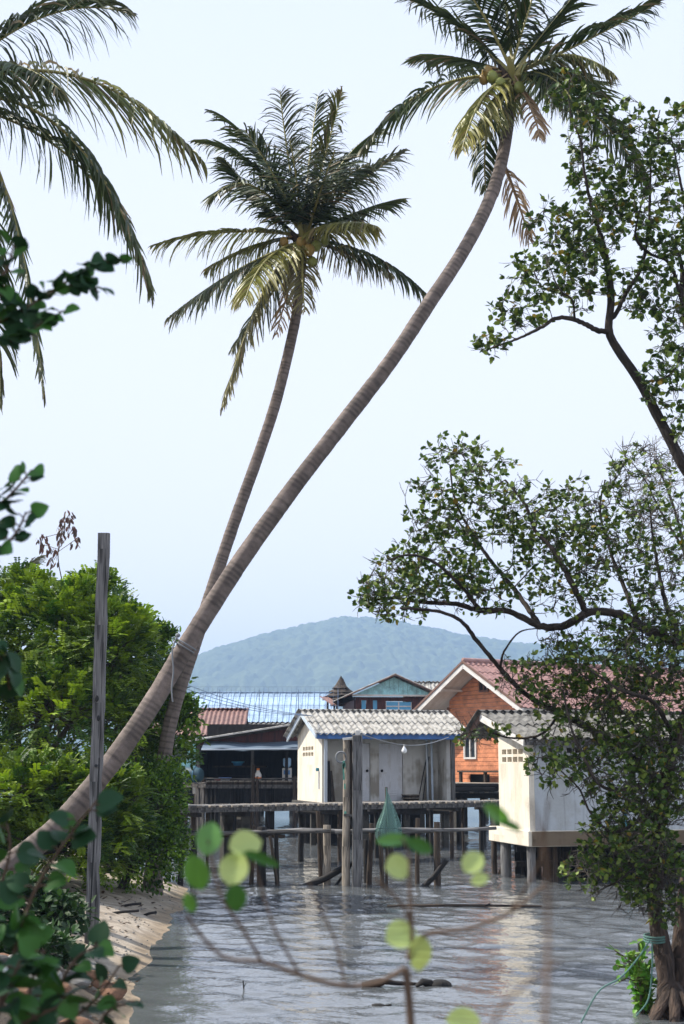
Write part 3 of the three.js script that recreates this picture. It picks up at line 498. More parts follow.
  part('cabinet', box(.34, .5, .34, 0, .25, 0, .03), M.whitePaint, wd); part('bottle', new THREE.LatheGeometry([[.05, 0], [.13, .06], [.15, .1], [.15, .32], [.12, .36], [0, .36]].map(([a, c]) => new THREE.Vector2(a, c)), 16).translate(0, .5, 0), mat(.35, .55, .75, .2), wd); part('tap_panel', box(.24, .16, .02, 0, .34, .178), mat(.1, .25, .5, .5), wd);
  const jug = thing('plastic_jug', 'small orange and white jug hung by the middle railing post', 'jug', inside(258, .24, yF + .06), 0); part('body', new THREE.LatheGeometry([[0, 0], [.12, 0], [.13, .2], [.07, .3], [.05, .36], [0, .36]].map(([a, c]) => new THREE.Vector2(a, c)), 14), mat(.75, .74, .7, .5), jug); part('lid', new THREE.CylinderGeometry(.055, .06, .07, 12).translate(0, .39, 0), mat(.7, .22, .05, .5), jug); part('band', new THREE.CylinderGeometry(.134, .131, .06, 14).translate(0, .08, 0), mat(.7, .2, .05, .5), jug);
}
// blue drum, flower pot and boards at the left end of the open house
{
  const b = thing('side_platform', 'rough plank platform at the left end of the open house', 'platform', V(xAt(186, 51.5, 1.9), 0, -51.5), 0);
  for (let i = 0; i < 9; i++) part('plank', box(.13, .04, 1.6, -.62 + i * .15, 1.86, -.2, .006), i % 2 ? M.greyWood : M.paleWood, b); part('beam', box(1.5, .12, .1, 0, 1.78, .5), M.paleWood, b); for (const x of [-.5, .05, .45, .62]) stilt(b, x > .2 ? M.paleWood : M.brownWood, x, .45, 1.72, .07);
  const dr = thing('blue_barrel', 'faded blue plastic barrel lying on the plank platform', 'barrel', V(xAt(190, 51.4, 2.1), 2.16, -51.4), -.35);
  part('body', new THREE.LatheGeometry([[0, -.46], [.2, -.46], [.24, -.4], [.275, -.2], [.28, 0], [.275, .2], [.24, .4], [.2, .46], [0, .46]].map(([a, c]) => new THREE.Vector2(a, c)), 20).rotateZ(Math.PI / 2), mat(.03, .085, .11, .5, { map: rep(T.tile, 2) }), dr);
  for (const x of [-.22, .22]) part('hoop', new THREE.TorusGeometry(.278, .016, 6, 24).rotateY(Math.PI / 2).translate(x, 0, 0), mat(.08, .2, .28, .5), dr);
}
// ------------------------------------------------------------------ walkway, rail fence and its things
srand(120);
{
  const A = V(xAt(150, 35, 1.5), 1.45, -35), B = V(xAt(520, 41.5, 1.5), 1.5, -41.5), d = B.clone().sub(A), L = d.length(), th = Math.atan2(-d.z, d.x);
  const r = thing('plank_walkway', 'long grey plank walkway on posts crossing before the huts', 'walkway', V(A.x, 0, A.z), th), g = r, n = 74;
  for (let i = 0; i < n; i++) part('plank', box(L / n * rr(.58, .74), .045, 1.3 + rr(-.05, .07), (i + .5) * L / n, 1.475 + rr(-.008, .008), rr(-.03, .03), .006), [M.paleWood, M.greyWood, M.paleWood, M.postWood][i % 4], g);
  for (const z of [.5, -.5]) for (let k = 0; k < 3; k++) part('bearer', box(L / 3 - .02, .11, .08, (k + .5) * L / 3, 1.392 + rr(-.006, .006), z, .01), M.postWood, g);
  for (const x of [1.0, 2.35, 4.6, 6.9, 8.9, 10.6]) if (x < L) { part('crosshead', box(.14, .1, 1.3, x, 1.282, 0, .01), M.darkWood, g); for (const z of [.42, -.42]) x > 2 && x < 3 ? part('post', box(.26, 2.5, .24, x, -.02, z, .02), M.concrete, g) : stilt(g, z > 0 ? M.brownWood : M.darkWood, x + rr(-.1, .1), z, 1.24, rr(.055, .085)); stilt(g, M.brownWood, x + rr(.3, 1.2), rr(-.4, .4), 1.3, rr(.035, .055)); }
}
{
  const D = 30.6, r = thing('rail_fence', 'rickety pole rail on crooked posts standing in the water before the walkway', 'fence', V(xAt(178, D, 1), 0, -D), 0), g = r, X = (px, dz = 0) => xAt(px, D - dz, .6) - r.position.x;
  const rail = (pts, rad, m) => part('rail', tube(spline(pts.map(([px, y, dz]) => V(X(px, dz), y, dz)), 20), (t, i) => rad * (1 - .25 * t) * (1 + .15 * (vn(i, rad * 900) - .5)), 8, true, .1), m, g);
  rail([[172, 1.0, .09], [215, 1.04, .11], [262, 1.08, .1], [330, 1.1, .12]], .05, M.greyWood); rail([[255, 1.02, -.1], [300, 1.1, -.1], [360, 1.07, -.1], [440, 1.09, -.1]], .055, M.postWood); rail([[335, 1.08, .12], [400, 1.13, .13], [450, 1.12, .12], [497, 1.16, .12]], .045, M.postWood); rail([[188, .98, -.09], [240, 1.0, -.1], [285, .98, -.1]], .045, M.brownWood);
  const post = (px, top, rad, lean = 0, dz = 0, m = M.brownWood) => part('post', pole(X(px, dz) - lean, dz, -1.2, top, rad, lean, .04), m, g);
  post(262, 1.18, .1, 0, .0, M.darkWood); post(254, 1.2, .05, .1, -.2); post(276, 1.1, .05, -.08, .0, M.darkWood); post(270, 1.0, .035, -.35, .2); post(327, 1.22, .085, 0, .0, M.paleWood); post(318, 1.5, .05, -.12, -.3); post(372, 1.25, .06, .12, -.1); post(380, 1.1, .05, -.1, .2); post(437, 1.28, .075, 0, .0, M.brownWood); post(418, 1.35, .05, .05, -.25); post(366, .9, .06, 0, -.4, M.darkWood); post(194, 1.1, .07, 0, 0, M.darkWood); post(182, 1.05, .06, .05, 0, M.darkWood);
  const brace = (a, b, rad, m = M.darkWood) => part('brace', tube([V(X(a[0], .1), a[1], .15), V(X((a[0] + b[0]) / 2), (a[1] + b[1]) / 2 - .03, .15), V(X(b[0]), b[1], .05)], rad, 7, true, .1), m, g);
  brace([300, -.08], [350, .42], .07); brace([420, -.1], [446, .5], .06); brace([336, 0], [362, .75], .03);
}
{ // tall gate posts
  const D = 30.2, x1 = xAt(345.5, D, 2), x2 = xAt(357, D, 2), r = thing('gate_post_pair', 'two tall weathered posts joined by a rotting brown board', 'posts', V(x1, 0, -D), 0);
  const p1 = part('post', pole(0, -.04, -1.2, 2.98, .085, .03), M.paleWood, r); part('post', bar(V(x2 - x1, -1.2, 0), V(x2 - x1 + .01, 3.08, 0), .21, .2), M.postWood, r);
  part('board', box(.14, 1.55, .05, .12, 2.2, -.03, .006), M.brownWood, r); part('crossbar', bar(V(-.06, 2.99, .03), V(.3, 3.03, .03), .05), M.whitePaint, r); part('crossbar', bar(V(-.04, 1.44, .04), V(.3, 1.42, .04), .05), M.greyWood, r);
  part('post_cap', box(.1, .1, .1, x2 - x1 + .02, 3.13, .02, .01), M.whitePaint, r);
  srand(9); for (let i = 0; i < 7; i++) part('paint_patch', box(rr(.03, .05), rr(.06, .14), .01, rr(-.05, .0), rr(1.2, 2.6), .045 + .01), mat(.12, .35, .26, .7), p1);
  part('rope_coil', new THREE.TorusGeometry(.11, .02, 6, 18).translate(-.09, 2.62, .02), M.ropeGrey, r);
}
{ // green net bag on the rail
  const D = 30.35, x = xAt(388, D, 1.3), r = thing('fishing_net', 'green fishing net bag hanging over the pole rail', 'net', V(x, 0, -D), 0);
  const grid = tex(128, (u, v) => { const a = Math.abs(((u + v) * 16) % 1 - .5), b = Math.abs(((u - v + 2) * 16) % 1 - .5); return (a > .36 || b > .36) ? 1 : .25; }, false);
  const m = new THREE.MeshStandardMaterial({ color: RGB(.17, .31, .27), roughness: .8, side: THREE.DoubleSide, transparent: true, opacity: .6, alphaMap: rep(grid, 2, 2) });
  const prof = [[.01, 1.9], [.03, 1.85], [.07, 1.72], [.15, 1.5], [.24, 1.28], [.29, 1.1], [.28, .98], [.2, .87], [.1, .81], [.0, .8]];
  for (const [s, ph, name] of [[.88, 0, 'net_bag'], [.66, 1.4, 'net_fold']]) {
    const g = new THREE.LatheGeometry(prof.map(([a, b]) => new THREE.Vector2(a * s, b)), 30), p = g.attributes.position;
    for (let i = 0; i < p.count; i++) { const X = p.getX(i), Z = p.getZ(i), an = Math.atan2(Z, X), k = 1 + .16 * Math.sin(an * 5 + ph + p.getY(i) * 2) + .07 * Math.sin(an * 11 + p.getY(i) * 6); p.setXYZ(i, X * k + .05 * Math.sin((p.getY(i) - .8) * 2.5) - .03, p.getY(i), Z * k * .45); }
    g.computeVertexNormals(); part(name, g, m, r);
  }
  part('drawstring', tube([V(.0, 1.2, .12), V(-.03, 1.6, .05), V(-.03, 1.92, 0), V(-.03, 1.98, -.02)], .012, 6), M.rope, r);
  part('hoop', new THREE.TorusGeometry(.27, .015, 6, 26).scale(1, 1, .5).rotateX(1.35).translate(0, 1.12, 0), M.rope, r);
  const st = part('hanging_pole', pole(-.03, -.08, -1.2, 2.0, .03), M.brownWood, r);
}
{ // bulb on a wire
  const a = V(xAt(358, 30.2, 3), 3.12, -30.2), th = 13 * Math.PI / 180, b = V(xAt(449, 42.9, 3.3), 3.3, -42.95), r = thing('bulb_wire', 'thin wire with one white bulb slung from gate post to hut', 'wire', V(a.x, 0, a.z), 0);
  const P = (t) => a.clone().lerp(b, t).add(V(0, -.25 * Math.sin(Math.PI * t), 0)).sub(r.position); const pts = []; for (let i = 0; i <= 20; i++) pts.push(P(i / 20)); part('cable', tube(pts, .012, 5), M.ropeGrey, r);
  const q = P(.42); part('bulb', new THREE.LatheGeometry([[.02, .1], [.03, .06], [.065, 0], [.06, -.05], [.03, -.08], [0, -.085]].map(([x, y]) => new THREE.Vector2(x, y)), 14).translate(q.x, q.y - .12, q.z), mat(.85, .85, .85, .3), r); part('socket', new THREE.CylinderGeometry(.025, .025, .07, 10).translate(q.x, q.y - .015, q.z), M.whitePaint, r);
}
// ---- weathered timber post on the beach
{
  const D = 18.5, p0 = at(92, 941, D), gy = groundY(p0.x, D), top = at(103.5, 533, D - .05), r = thing('timber_post', 'tall weathered grey timber post standing on the sand', 'post', V(p0.x, gy, -D), 0);
  const n = 40, shape = [[-.08, -.075], [.045, -.08], [.07, -.03], [.083, .0], [.078, .07], [-.02, .082], [-.08, .07]], pos = [], uv = [], idx = [], k = shape.length;
  const H0 = -.5, H1 = top.y - gy;
  for (let i = 0; i <= n; i++) { const t = i / n, y = lerp(H0, H1, t), w = 1 - .08 * t + .04 * (vn(i * .9, 3) - .5), sx = (top.x - p0.x) * Math.max(0, t); for (let j = 0; j <= k; j++) { const [a, b] = shape[j % k], c = 1 - ((j === 2 || j === 3) && vn(i * .35, j * 9 + 2) > .62 ? .28 : 0); pos.push(a * w * c + sx * 0 + .012 * (vn(i * .5, 8) - .5), y, b * w * c); uv.push(j * .09, y); } }
  for (let i = 0; i < n; i++) for (let j = 0; j < k; j++) { const a = i * (k + 1) + j, b = a + 1, c = a + k + 1, d = c + 1; idx.push(a, c, b, b, c, d); }
  const c = pos.length / 3; pos.push(0, H1 - .01, 0); uv.push(.2, .2); for (let j = 0; j < k; j++) idx.push(n * (k + 1) + j + 1, n * (k + 1) + j, c);
  const g = new THREE.BufferGeometry(); g.setAttribute('position', new THREE.Float32BufferAttribute(pos, 3)); g.setAttribute('uv', new THREE.Float32BufferAttribute(uv, 2)); g.setIndex(idx); part('shaft', toCreasedNormals(g, .5), M.postWood, r);
  part('knot_hole', new THREE.SphereGeometry(.026, 8, 6).scale(1, 1.7, .15).translate(-.02, 3.05, .079), M.black, r); part('knot_hole', new THREE.SphereGeometry(.022, 8, 6).scale(1, 1.8, .15).translate(.01, 2.8, .078), M.black, r);
  part('splitting_crack', bar(V(.03, 1.5, .078), V(.035, 2.3, .078), .014, .012), M.black, r); part('splitting_crack', bar(V(-.02, .3, .077), V(.0, 1.3, .078), .018, .012), M.black, r); part('bolt', new THREE.CylinderGeometry(.02, .02, .05, 8).rotateX(Math.PI / 2).translate(0, 2.2, .08), M.black, r);
}

{ // overhead cables from the left bank to the hut
  const a = at(120, 668, 34), b = at(312, 716, 44.5), r = thing('overhead_cable', 'thin sagging cables strung from the left trees to the white hut', 'cable', a, 0);
  for (let k = 0; k < 3; k++) { const p = []; for (let i = 0; i <= 16; i++) { const t = i / 16; p.push(a.clone().lerp(b, t).add(V(0, -.28 * Math.sin(Math.PI * t) + .16 * k * (1 - t), .1 * k)).sub(a)); } part('cable', tube(p, .009, 5), M.wire, r); }
}
// ------------------------------------------------------------------ coconut palms
function palmTrunk(pts, r0, r1, n = 420) {
  const P = spline(pts, n), len = P.reduce((s, p, i) => s + (i ? p.distanceTo(P[i - 1]) : 0), 0), seg = 14;
  const ring = (d) => d / .085 + 2.2 * vn(d * 2.7, 4);
  const g = tube(P, (t) => { const d = t * len, f = ring(d) % 1; return lerp(r0, r1, Math.pow(t, .8)) * (1 + .5 * Math.exp(-d * 2.2) + .045 * (f < .8 ? f : (1 - f) * 4) - .02 + .03 * (vn(d * 3, 7) - .5)); }, seg, true, .05);
  const col = [], N = g.attributes.position.count;
  for (let i = 0; i < N; i++) { const row = Math.min(n, Math.floor(i / (seg + 1))), d = row / n * len, f = ring(d) % 1, k = vn((i % (seg + 1)) * .8 + 20, d * 3.1), q = (f > .74 ? .5 + .2 * vn(d * 13, 5) : .95 + .15 * vn(d * 9, 2)) * (.68 + .6 * k); col.push(.225 * q, .178 * q, .152 * q); }
  g.setAttribute('color', new THREE.Float32BufferAttribute(col, 3)); return g;
}
// frond along a curve from the crown; leaflets hang by their own weight
function frondGeo(c, m, t, o = {}) {
  const { n = 84, L = .72, hang = .6, col = [.06, .085, .02], tip = [.10, .10, .03], dry = 0, w = .026, ragged = .16, up = V(0, 1, 0) } = o;
  const drape = Math.max(hang, .52), curve = new THREE.QuadraticBezierCurve3(c, m, t), lv = { p: [], c: [], i: [] }, len = curve.getLength();
  const R = curve.getSpacedPoints(26), T0 = (u) => curve.getTangentAt(clamp(u, 0, 1));
  for (let k = 0; k < n; k++) for (const s of [-1, 1]) {
    if (rnd() < ragged) continue;
    const u = .14 + .86 * (k + rr(-.8, .8)) / n; if (u > 1) continue;
    const p = curve.getPointAt(u), tg = T0(u); let side = V(0, 0, 0).crossVectors(tg, up); if (side.lengthSq() < .02) side = V(1, 0, 0).cross(tg); side.normalize();
    const prof = Math.pow(Math.sin(Math.PI * clamp(.12 + .83 * u)), .6) * (u > .9 ? .75 : 1), l = L * 1.34 * prof * rr(.75, 1.15);
    let d = side.multiplyScalar(s).addScaledVector(tg, .38 + .75 * u * u).addScaledVector(V(0, 1, 0), .3 - hang * .62).normalize();
    const hg = drape * rr(.6, 1.5), wd = w * rr(.8, 1.15) * (1 - .25 * u), segs = 4, b = lv.p.length / 3;
    let q = p.clone(), dd = d.clone(); const fl = V(rr(-1, 1), rr(-.4, .4), rr(-1, 1)).normalize();
    const mixk = clamp(dry + (u > .75 ? (u - .75) * 1.2 * rnd() : 0) + (rnd() < .06 ? .7 : 0)), tone = rr(.6, 1.45), cc = [0, 1, 2].map((j) => lerp(col[j], [.30, .20, .11][j], mixk) * tone), ct = [0, 1, 2].map((j) => lerp(lerp(col[j], tip[j], .7), [.34, .24, .14][j], mixk) * tone);
    for (let a = 0; a <= segs; a++) {
      const f = a / segs, ww = wd * (a === 0 ? .55 : a === segs ? .12 : 1 - .35 * f), wv = V(0, 0, 0).crossVectors(dd, fl.clone().lerp(tg, .6)).normalize();
      lv.p.push(q.x - wv.x * ww, q.y - wv.y * ww, q.z - wv.z * ww, q.x + wv.x * ww, q.y + wv.y * ww, q.z + wv.z * ww);
      for (let r = 0; r < 2; r++) lv.c.push(lerp(cc[0], ct[0], f), lerp(cc[1], ct[1], f), lerp(cc[2], ct[2], f));
      if (a < segs) { const o2 = b + a * 2; lv.i.push(o2, o2 + 1, o2 + 2, o2 + 1, o2 + 3, o2 + 2); }
      q.addScaledVector(dd, l / segs); dd.y -= hg * (.35 + .5 * f); dd.addScaledVector(fl, .13); dd.normalize();
    }
  }
  const g = new THREE.BufferGeometry(); g.setAttribute('position', new THREE.Float32BufferAttribute(lv.p, 3)); g.setAttribute('color', new THREE.Float32BufferAttribute(lv.c, 3)); g.setIndex(lv.i); g.computeVertexNormals();
  return [g, tube(R, (u) => .032 * (1 - .82 * u) + .004, 6)];
}
const GREEN = { col: [.04, .072, .02], tip: [.10, .115, .04] }, YEL = { col: [.20, .21, .04], tip: [.34, .28, .08] }, OLIVE = { col: [.10, .13, .03], tip: [.22, .19, .07] }, DRY = { col: [.26, .17, .10], tip: [.30, .2, .13], dry: .9 }, SILVER = { col: [.11, .13, .075], tip: [.16, .17, .1] };
function palm(label, trunkPts, r0, r1, C, fronds, nuts, D, sd) {
  srand(sd); const root = thing('coconut_palm', label, 'palm tree', trunkPts[0], 0, 'coconut palms');
  wpart('trunk', palmTrunk(trunkPts, r0, r1), M.palmBark, root);
  for (const [mp, tp, dz, style, o = {}] of fronds) {
    const start = (o.from ? at(o.from[0], o.from[1], D) : C.clone()).add(V(rr(-.06, .06), rr(-.05, .08), rr(-.06, .06)));
    const m = at(mp[0], mp[1], D + dz * .55), t = at(tp[0], tp[1], D + dz); const [lg, rg] = frondGeo(start, m, t, { ...style, ...o });
    const f = wpart('frond', lg, M.palmLeaf, root, false); wpart('rachis', rg, style === DRY ? M.rachisDry : M.rachis, root, false, f);
  }
  for (let i = 0; i < 9; i++) { const a = i * 2.4, d = V(Math.cos(a) * .7, .8, Math.sin(a) * .7).normalize(), p = C.clone().addScaledVector(V(0, -1, 0), .25 - .02 * i); wpart('leaf_base', tube([p, p.clone().addScaledVector(d, .22), p.clone().addScaledVector(d, .42).add(V(d.x * .1, 0, d.z * .1))], [.09, .07, .03], 6), i % 3 ? M.brownWood : M.rachis, root); }
  for (const [px, py, dz, r, green] of nuts) { const g = new THREE.SphereGeometry(r, 14, 10), p = g.attributes.position; for (let i = 0; i < p.count; i++) { const y = p.getY(i) / r, k = 1 + .08 * Math.cos(3 * Math.atan2(p.getZ(i), p.getX(i))) * (1 - y * y); p.setXYZ(i, p.getX(i) * k, p.getY(i) * 1.18, p.getZ(i) * k); } g.computeVertexNormals(); const q = at(px, py, D + dz); g.translate(q.x, q.y, q.z); const nut = wpart('coconut', g, green ? M.coconutGreen : M.coconut, root); wpart('stalk', tube([q.clone().add(V(0, r, 0)), q.clone().lerp(C, .6).add(V(0, .1, 0)), C.clone()], .014, 5), M.rachisDry, root, false, nut); }
  return root;
}
// the long leaning palm
{
  const px = [[-62, 926], [-20, 889], [14, 862], [55, 829], [97, 781], [140, 722], [190, 640], [240, 562], [290, 492], [340, 427], [390, 362], [430, 302], [462, 253], [486, 208], [500, 168], [508, 125], [512, 88]];
  const D0 = 19.6, D1 = 23, pts = px.map(([x, y], i) => at(x, y, lerp(D0, D1, i / (px.length - 1)))); pts[0].y = groundY(pts[0].x, D0) - .15;
  const C = at(512, 76, D1);
  palm('long leaning coconut palm crossing the sky, crown at the upper right', pts, .162, .1, C, [
    [[418, 70], [364, 146], -.6, GREEN, { n: 92, hang: .5 }], [[455, 15], [400, -4], .8, GREEN, { hang: .4 }], [[480, -2], [442, -40], -.6, GREEN, { hang: .3 }], [[505, 10], [500, -70], .5, GREEN, { hang: .25 }], [[528, 10], [552, -66], -.4, GREEN, { hang: .25 }], [[550, 25], [600, -35], .7, GREEN, { hang: .35 }], [[580, 45], [660, 2], -.3, GREEN, { hang: .45 }],
    [[562, 34], [614, 74], -1.2, OLIVE, { L: .5, hang: .9 }], [[598, 88], [644, 182], .5, GREEN, { n: 124, L: .56, hang: .55 }], [[480, 78], [462, 150], -1.4, YEL, { L: .55, hang: 1.1 }], [[478, 110], [486, 192], .6, GREEN, { L: .42, hang: .9 }], [[500, 120], [472, 130], -1.0, OLIVE, { L: .55, hang: 1.1 }],
    [[515, 190], [530, 240], .3, DRY, { from: [505, 160], L: .42, hang: .9, n: 40 }], [[534, 100], [540, 140], -.9, DRY, { L: .35, hang: .9, n: 34 }], [[470, 55], [420, 60], 1.8, GREEN, {}], [[560, 60], [580, 120], -1.2, GREEN, { hang: .9, L: .55 }], [[560, 70], [600, 100], 1.9, GREEN, {}],
  ], [[487, 72, -.3, .1], [492, 77, -.35, .1, 1], [500, 84, -.4, .1, 1], [484, 79, -.25, .09], [519, 88, -.3, .1, 1]], D1, 301);
}
// the upright palm behind it
{
  const px = [[152, 880], [160, 790], [170, 725], [180, 688], [196, 640], [215, 580], [235, 520], [256, 462], [275, 405], [289, 350], [297, 310], [301, 270], [303, 252]];
  const D = 27, pts = px.map(([x, y]) => at(x, y, D)); pts[0].y = groundY(pts[0].x, D) - .15; const C = at(304, 240, D);
  palm('slimmer coconut palm standing behind the leaning trunk, crown in mid sky', pts, .15, .095, C, [
    [[232, 222], [152, 246], -.4, OLIVE, { hang: .7, L: .66 }], [[242, 258], [168, 318], -1.0, SILVER, { hang: .75, L: .68 }], [[268, 250], [222, 408], -.5, OLIVE, { hang: .8, L: .6, dry: .25 }], [[280, 285], [232, 350], .6, SILVER, { hang: .8, L: .55 }], [[262, 245], [245, 300], -1.7, YEL, { hang: .9, L: .72 }], [[285, 300], [276, 335], -.6, DRY, { hang: .9, L: .4, n: 40 }],
    [[262, 150], [196, 142], .4, GREEN, { hang: .55, L: .68 }], [[255, 125], [212, 112], 1.2, GREEN, { hang: .5, L: .68 }], [[250, 158], [214, 196], -1.3, GREEN, { hang: .6, L: .72 }], [[285, 150], [280, 90], -.5, SILVER, { hang: .4, L: .66 }], [[308, 160], [318, 96], .6, GREEN, { hang: .35, L: .62 }], [[324, 160], [342, 92], -.3, OLIVE, { hang: .45, L: .6 }],
    [[345, 185], [405, 152], -.5, SILVER, { hang: .55, L: .68 }], [[338, 150], [378, 132], 1.1, GREEN, { hang: .5, L: .68 }], [[355, 210], [398, 200], 1.6, GREEN, { hang: .6, L: .65 }], [[372, 240], [430, 298], -.3, GREEN, { hang: .75, L: .56 }], [[340, 215], [376, 226], -1.5, YEL, { hang: .9, L: .6 }], [[300, 195], [290, 140], -1.5, GREEN, { hang: .5, L: .7 }], [[318, 195], [335, 150], -1.6, GREEN, { hang: .5, L: .7 }], [[300, 270], [305, 312], -1.1, OLIVE, { hang: .9, L: .45, n: 44, dry: .3 }], [[250, 195], [225, 160], 1.0, GREEN, { hang: .6, L: .66 }], [[275, 170], [245, 130], -.8, GREEN, { hang: .55, L: .7 }], [[335, 175], [368, 165], -1.2, GREEN, { hang: .7, L: .66 }], [[270, 235], [205, 270], .9, OLIVE, { hang: .9, L: .6 }], [[350, 250], [390, 275], .9, OLIVE, { hang: .9, L: .5, dry: .3 }],
  ], [[301, 243, -.45, .105], [309, 250, -.5, .11], [284, 242, -.3, .09], [316, 246, -.4, .1, 1], [325, 240, -.3, .1, 1], [295, 250, -.35, .1, 1], [312, 262, -.35, .1, 1]], D, 302);
}
// palm whose crown hangs in from the left
{
  const D = 20, C = at(-75, 105, D), base = V(C.x - 1.2, groundY(C.x - 1.2, D) - .15, -D - .5), pts = [base, V(C.x - 1.15, 3, -D - .35), V(C.x - .7, 6.5, -D - .1), C.clone().add(V(0, -.2, 0))];
  palm('coconut palm outside the left edge, only its arching fronds in view', pts, .18, .12, C, [
    [[70, 18], [202, 160], -.5, OLIVE, { hang: .7, L: .95, n: 84 }], [[80, 60], [152, 290], .4, GREEN, { hang: .62, L: .9, n: 84 }], [[40, -18], [130, 14], .5, GREEN, { hang: .65, L: .9, n: 100 }], [[10, 90], [44, 395], .1, GREEN, { hang: .7, L: .62, n: 96 }], [[0, 160], [0, 405], -.7, GREEN, { hang: .7, L: .6, n: 96 }], [[60, 110], [128, 230], 1.6, GREEN, { hang: .7, L: .7, n: 70 }], [[-40, -30], [20, -80], .8, GREEN, {}], [[-160, 20], [-230, 120], 0, GREEN, {}], [[-130, 150], [-180, 330], .4, GREEN, {}], [[-90, 0], [-110, -80], -.3, GREEN, {}], [[-10, 30], [60, 90], -1.9, GREEN, { hang: .8 }],
  ], [[-70, 120, -.3, .11, 1], [-82, 118, -.2, .11]], D, 303);
}
// small far palm behind the trees
{
  const D = 36, C = at(-8, 622, D), pts = [V(C.x, groundY(C.x, D) - .1, -D), V(C.x + .1, 3, -D), C.clone().add(V(0, -.1, 0))];
  palm('small pale palm poking up behind the leafy trees at left', pts, .15, .11, C, [[[12, 575], [42, 556], -.2, SILVER, { L: .5, hang: .5 }], [[-10, 570], [-5, 530], .3, SILVER, { L: .5 }], [[22, 600], [62, 625], .4, SILVER, { L: .5 }], [[-40, 590], [-80, 600], 0, SILVER, { L: .5 }], [[-30, 570], [-50, 535], 0, SILVER, { L: .5 }]], [], D, 304);
}
// cord tied round the leaning trunk
{
  const D = 20.72, c = at(184, 647, D), r = thing('tied_cord', 'grey cord knotted round the leaning palm trunk, one end dangling', 'cord', c, 0), ax = at(200, 624, D).sub(at(170, 673, D)).normalize();
  const q = new THREE.Quaternion().setFromUnitVectors(V(0, 0, 1), ax); for (let k = 0; k < 2; k++) part('loop', new THREE.TorusGeometry(.168, .012, 6, 26).applyQuaternion(q).translate(ax.x * k * .05, ax.y * k * .05, ax.z * k * .05), M.ropeGrey, r);
  part('dangling_end', tube(spline([V(-.08, .18, .1), V(-.15, -.05, .16), V(-.13, -.35, .15), V(-.15, -.62, .15), V(-.13, -.8, .15)], 14), .012, 6), M.ropeGrey, r); part('knot', new THREE.IcosahedronGeometry(.035, 1).translate(-.08, .16, .1), M.ropeGrey, r);
}
// ------------------------------------------------------------------ leafy trees on the left bank
function leafyTree(name, label, category, base, clumps, o, sd, group) {
  srand(sd); const root = thing(name, label, category, base, 0, group), lv = new Leaves(), tw = [];
  const top = clumps.reduce((a, c) => a.add(c.c), V(0, 0, 0)).multiplyScalar(1 / clumps.length);
  wpart('trunk', tube(spline([base.clone().add(V(0, -.3, 0)), base.clone().lerp(top, .4).add(V(.1, 0, .05)), top], 12), (t) => o.r * (1 - .7 * t), 9, true, .15), M.barkLight, root);
  for (const { c, r, n: n0 } of clumps) {
    const n = Math.round(n0 * o.mul); tw.push(tube(spline([base.clone().lerp(top, .35), base.clone().lerp(c, .7).add(V(rr(-.2, .2), .1, rr(-.2, .2))), c], 8), (t) => o.r * .45 * (1 - .75 * t) + .006, 6));
    for (let k = 0; k < n; k++) {
      const d = rdir(); if (d.y < -.5 && rnd() < .6) d.y *= -1; const rad = .45 + .62 * Math.pow(rnd(), .6), q = V(c.x + d.x * r[0] * rad, c.y + d.y * r[1] * rad, c.z + d.z * r[2] * rad);
      if (q.y < .25) continue;
      if (k % 5 === 0) tw.push(tube([c.clone().lerp(q, .15), c.clone().lerp(q, .6).add(V(0, .08, 0)), q], [.014, .009, .004], 4, false));
      const cr = o.spray, bright = rr(.65, 1.3), yel = Math.pow(rnd(), 1.3), m = Math.round(o.per * rr(.7, 1.3));
      const axis = d.clone().add(V(rr(-.5, .5), rr(-.1, .5), rr(-.5, .5))).normalize();
      for (let j = 0; j < m; j++) {
        if (o.feather) {                // rows of leaflets along a drooping rib
          const rib = axis.clone().add(rdir().multiplyScalar(.7)).normalize(), l = cr * rr(.7, 1.3), st = q.clone().add(rdir().multiplyScalar(cr * .45)), sd2 = V(0, 0, 0).crossVectors(rib, V(0, 1, 0)).normalize(), up = V(0, 0, 0).crossVectors(sd2, rib);
          for (let a = 0; a < 6; a++) for (const s of [-1, 1]) { const f = (a + .5) / 6, p = st.clone().addScaledVector(rib, l * f).add(V(0, -.16 * l * f * f, 0)), dd = sd2.clone().multiplyScalar(s).addScaledVector(rib, .35).addScaledVector(V(0, 1, 0), -.15).normalize(), t = bright * rr(.85, 1.15); lv.add(p, dd, up.clone().addScaledVector(rdir(), .35).normalize(), o.len * rr(.8, 1.15), o.wid, [lerp(o.c1[0], o.c2[0], yel) * t, lerp(o.c1[1], o.c2[1], yel) * t, lerp(o.c1[2], o.c2[2], yel) * t], .15, .08); }
        } else {
          const p = q.clone().add(rdir().multiplyScalar(cr * Math.sqrt(rnd()))), dd = axis.clone().add(rdir().multiplyScalar(.9)).normalize(), nn = V(0, 1, 0).add(rdir().multiplyScalar(.7)).normalize(), t = bright * rr(.8, 1.2);
          lv.add(p, dd, nn, o.len * rr(.7, 1.2), o.wid * rr(.8, 1.1), [lerp(o.c1[0], o.c2[0], yel) * t, lerp(o.c1[1], o.c2[1], yel) * t, lerp(o.c1[2], o.c2[2], yel) * t], .2, .15);
        }
      }
    }
  }
  wpart('branches', merge(tw), M.barkLight, root, true); wpart('crown', lv.geo(), M.leafBush, root, true); return root;
}
const B = (px, py, D, rx, ry, rz, n) => ({ c: at(px, py, D), r: [rx, ry, rz], n });
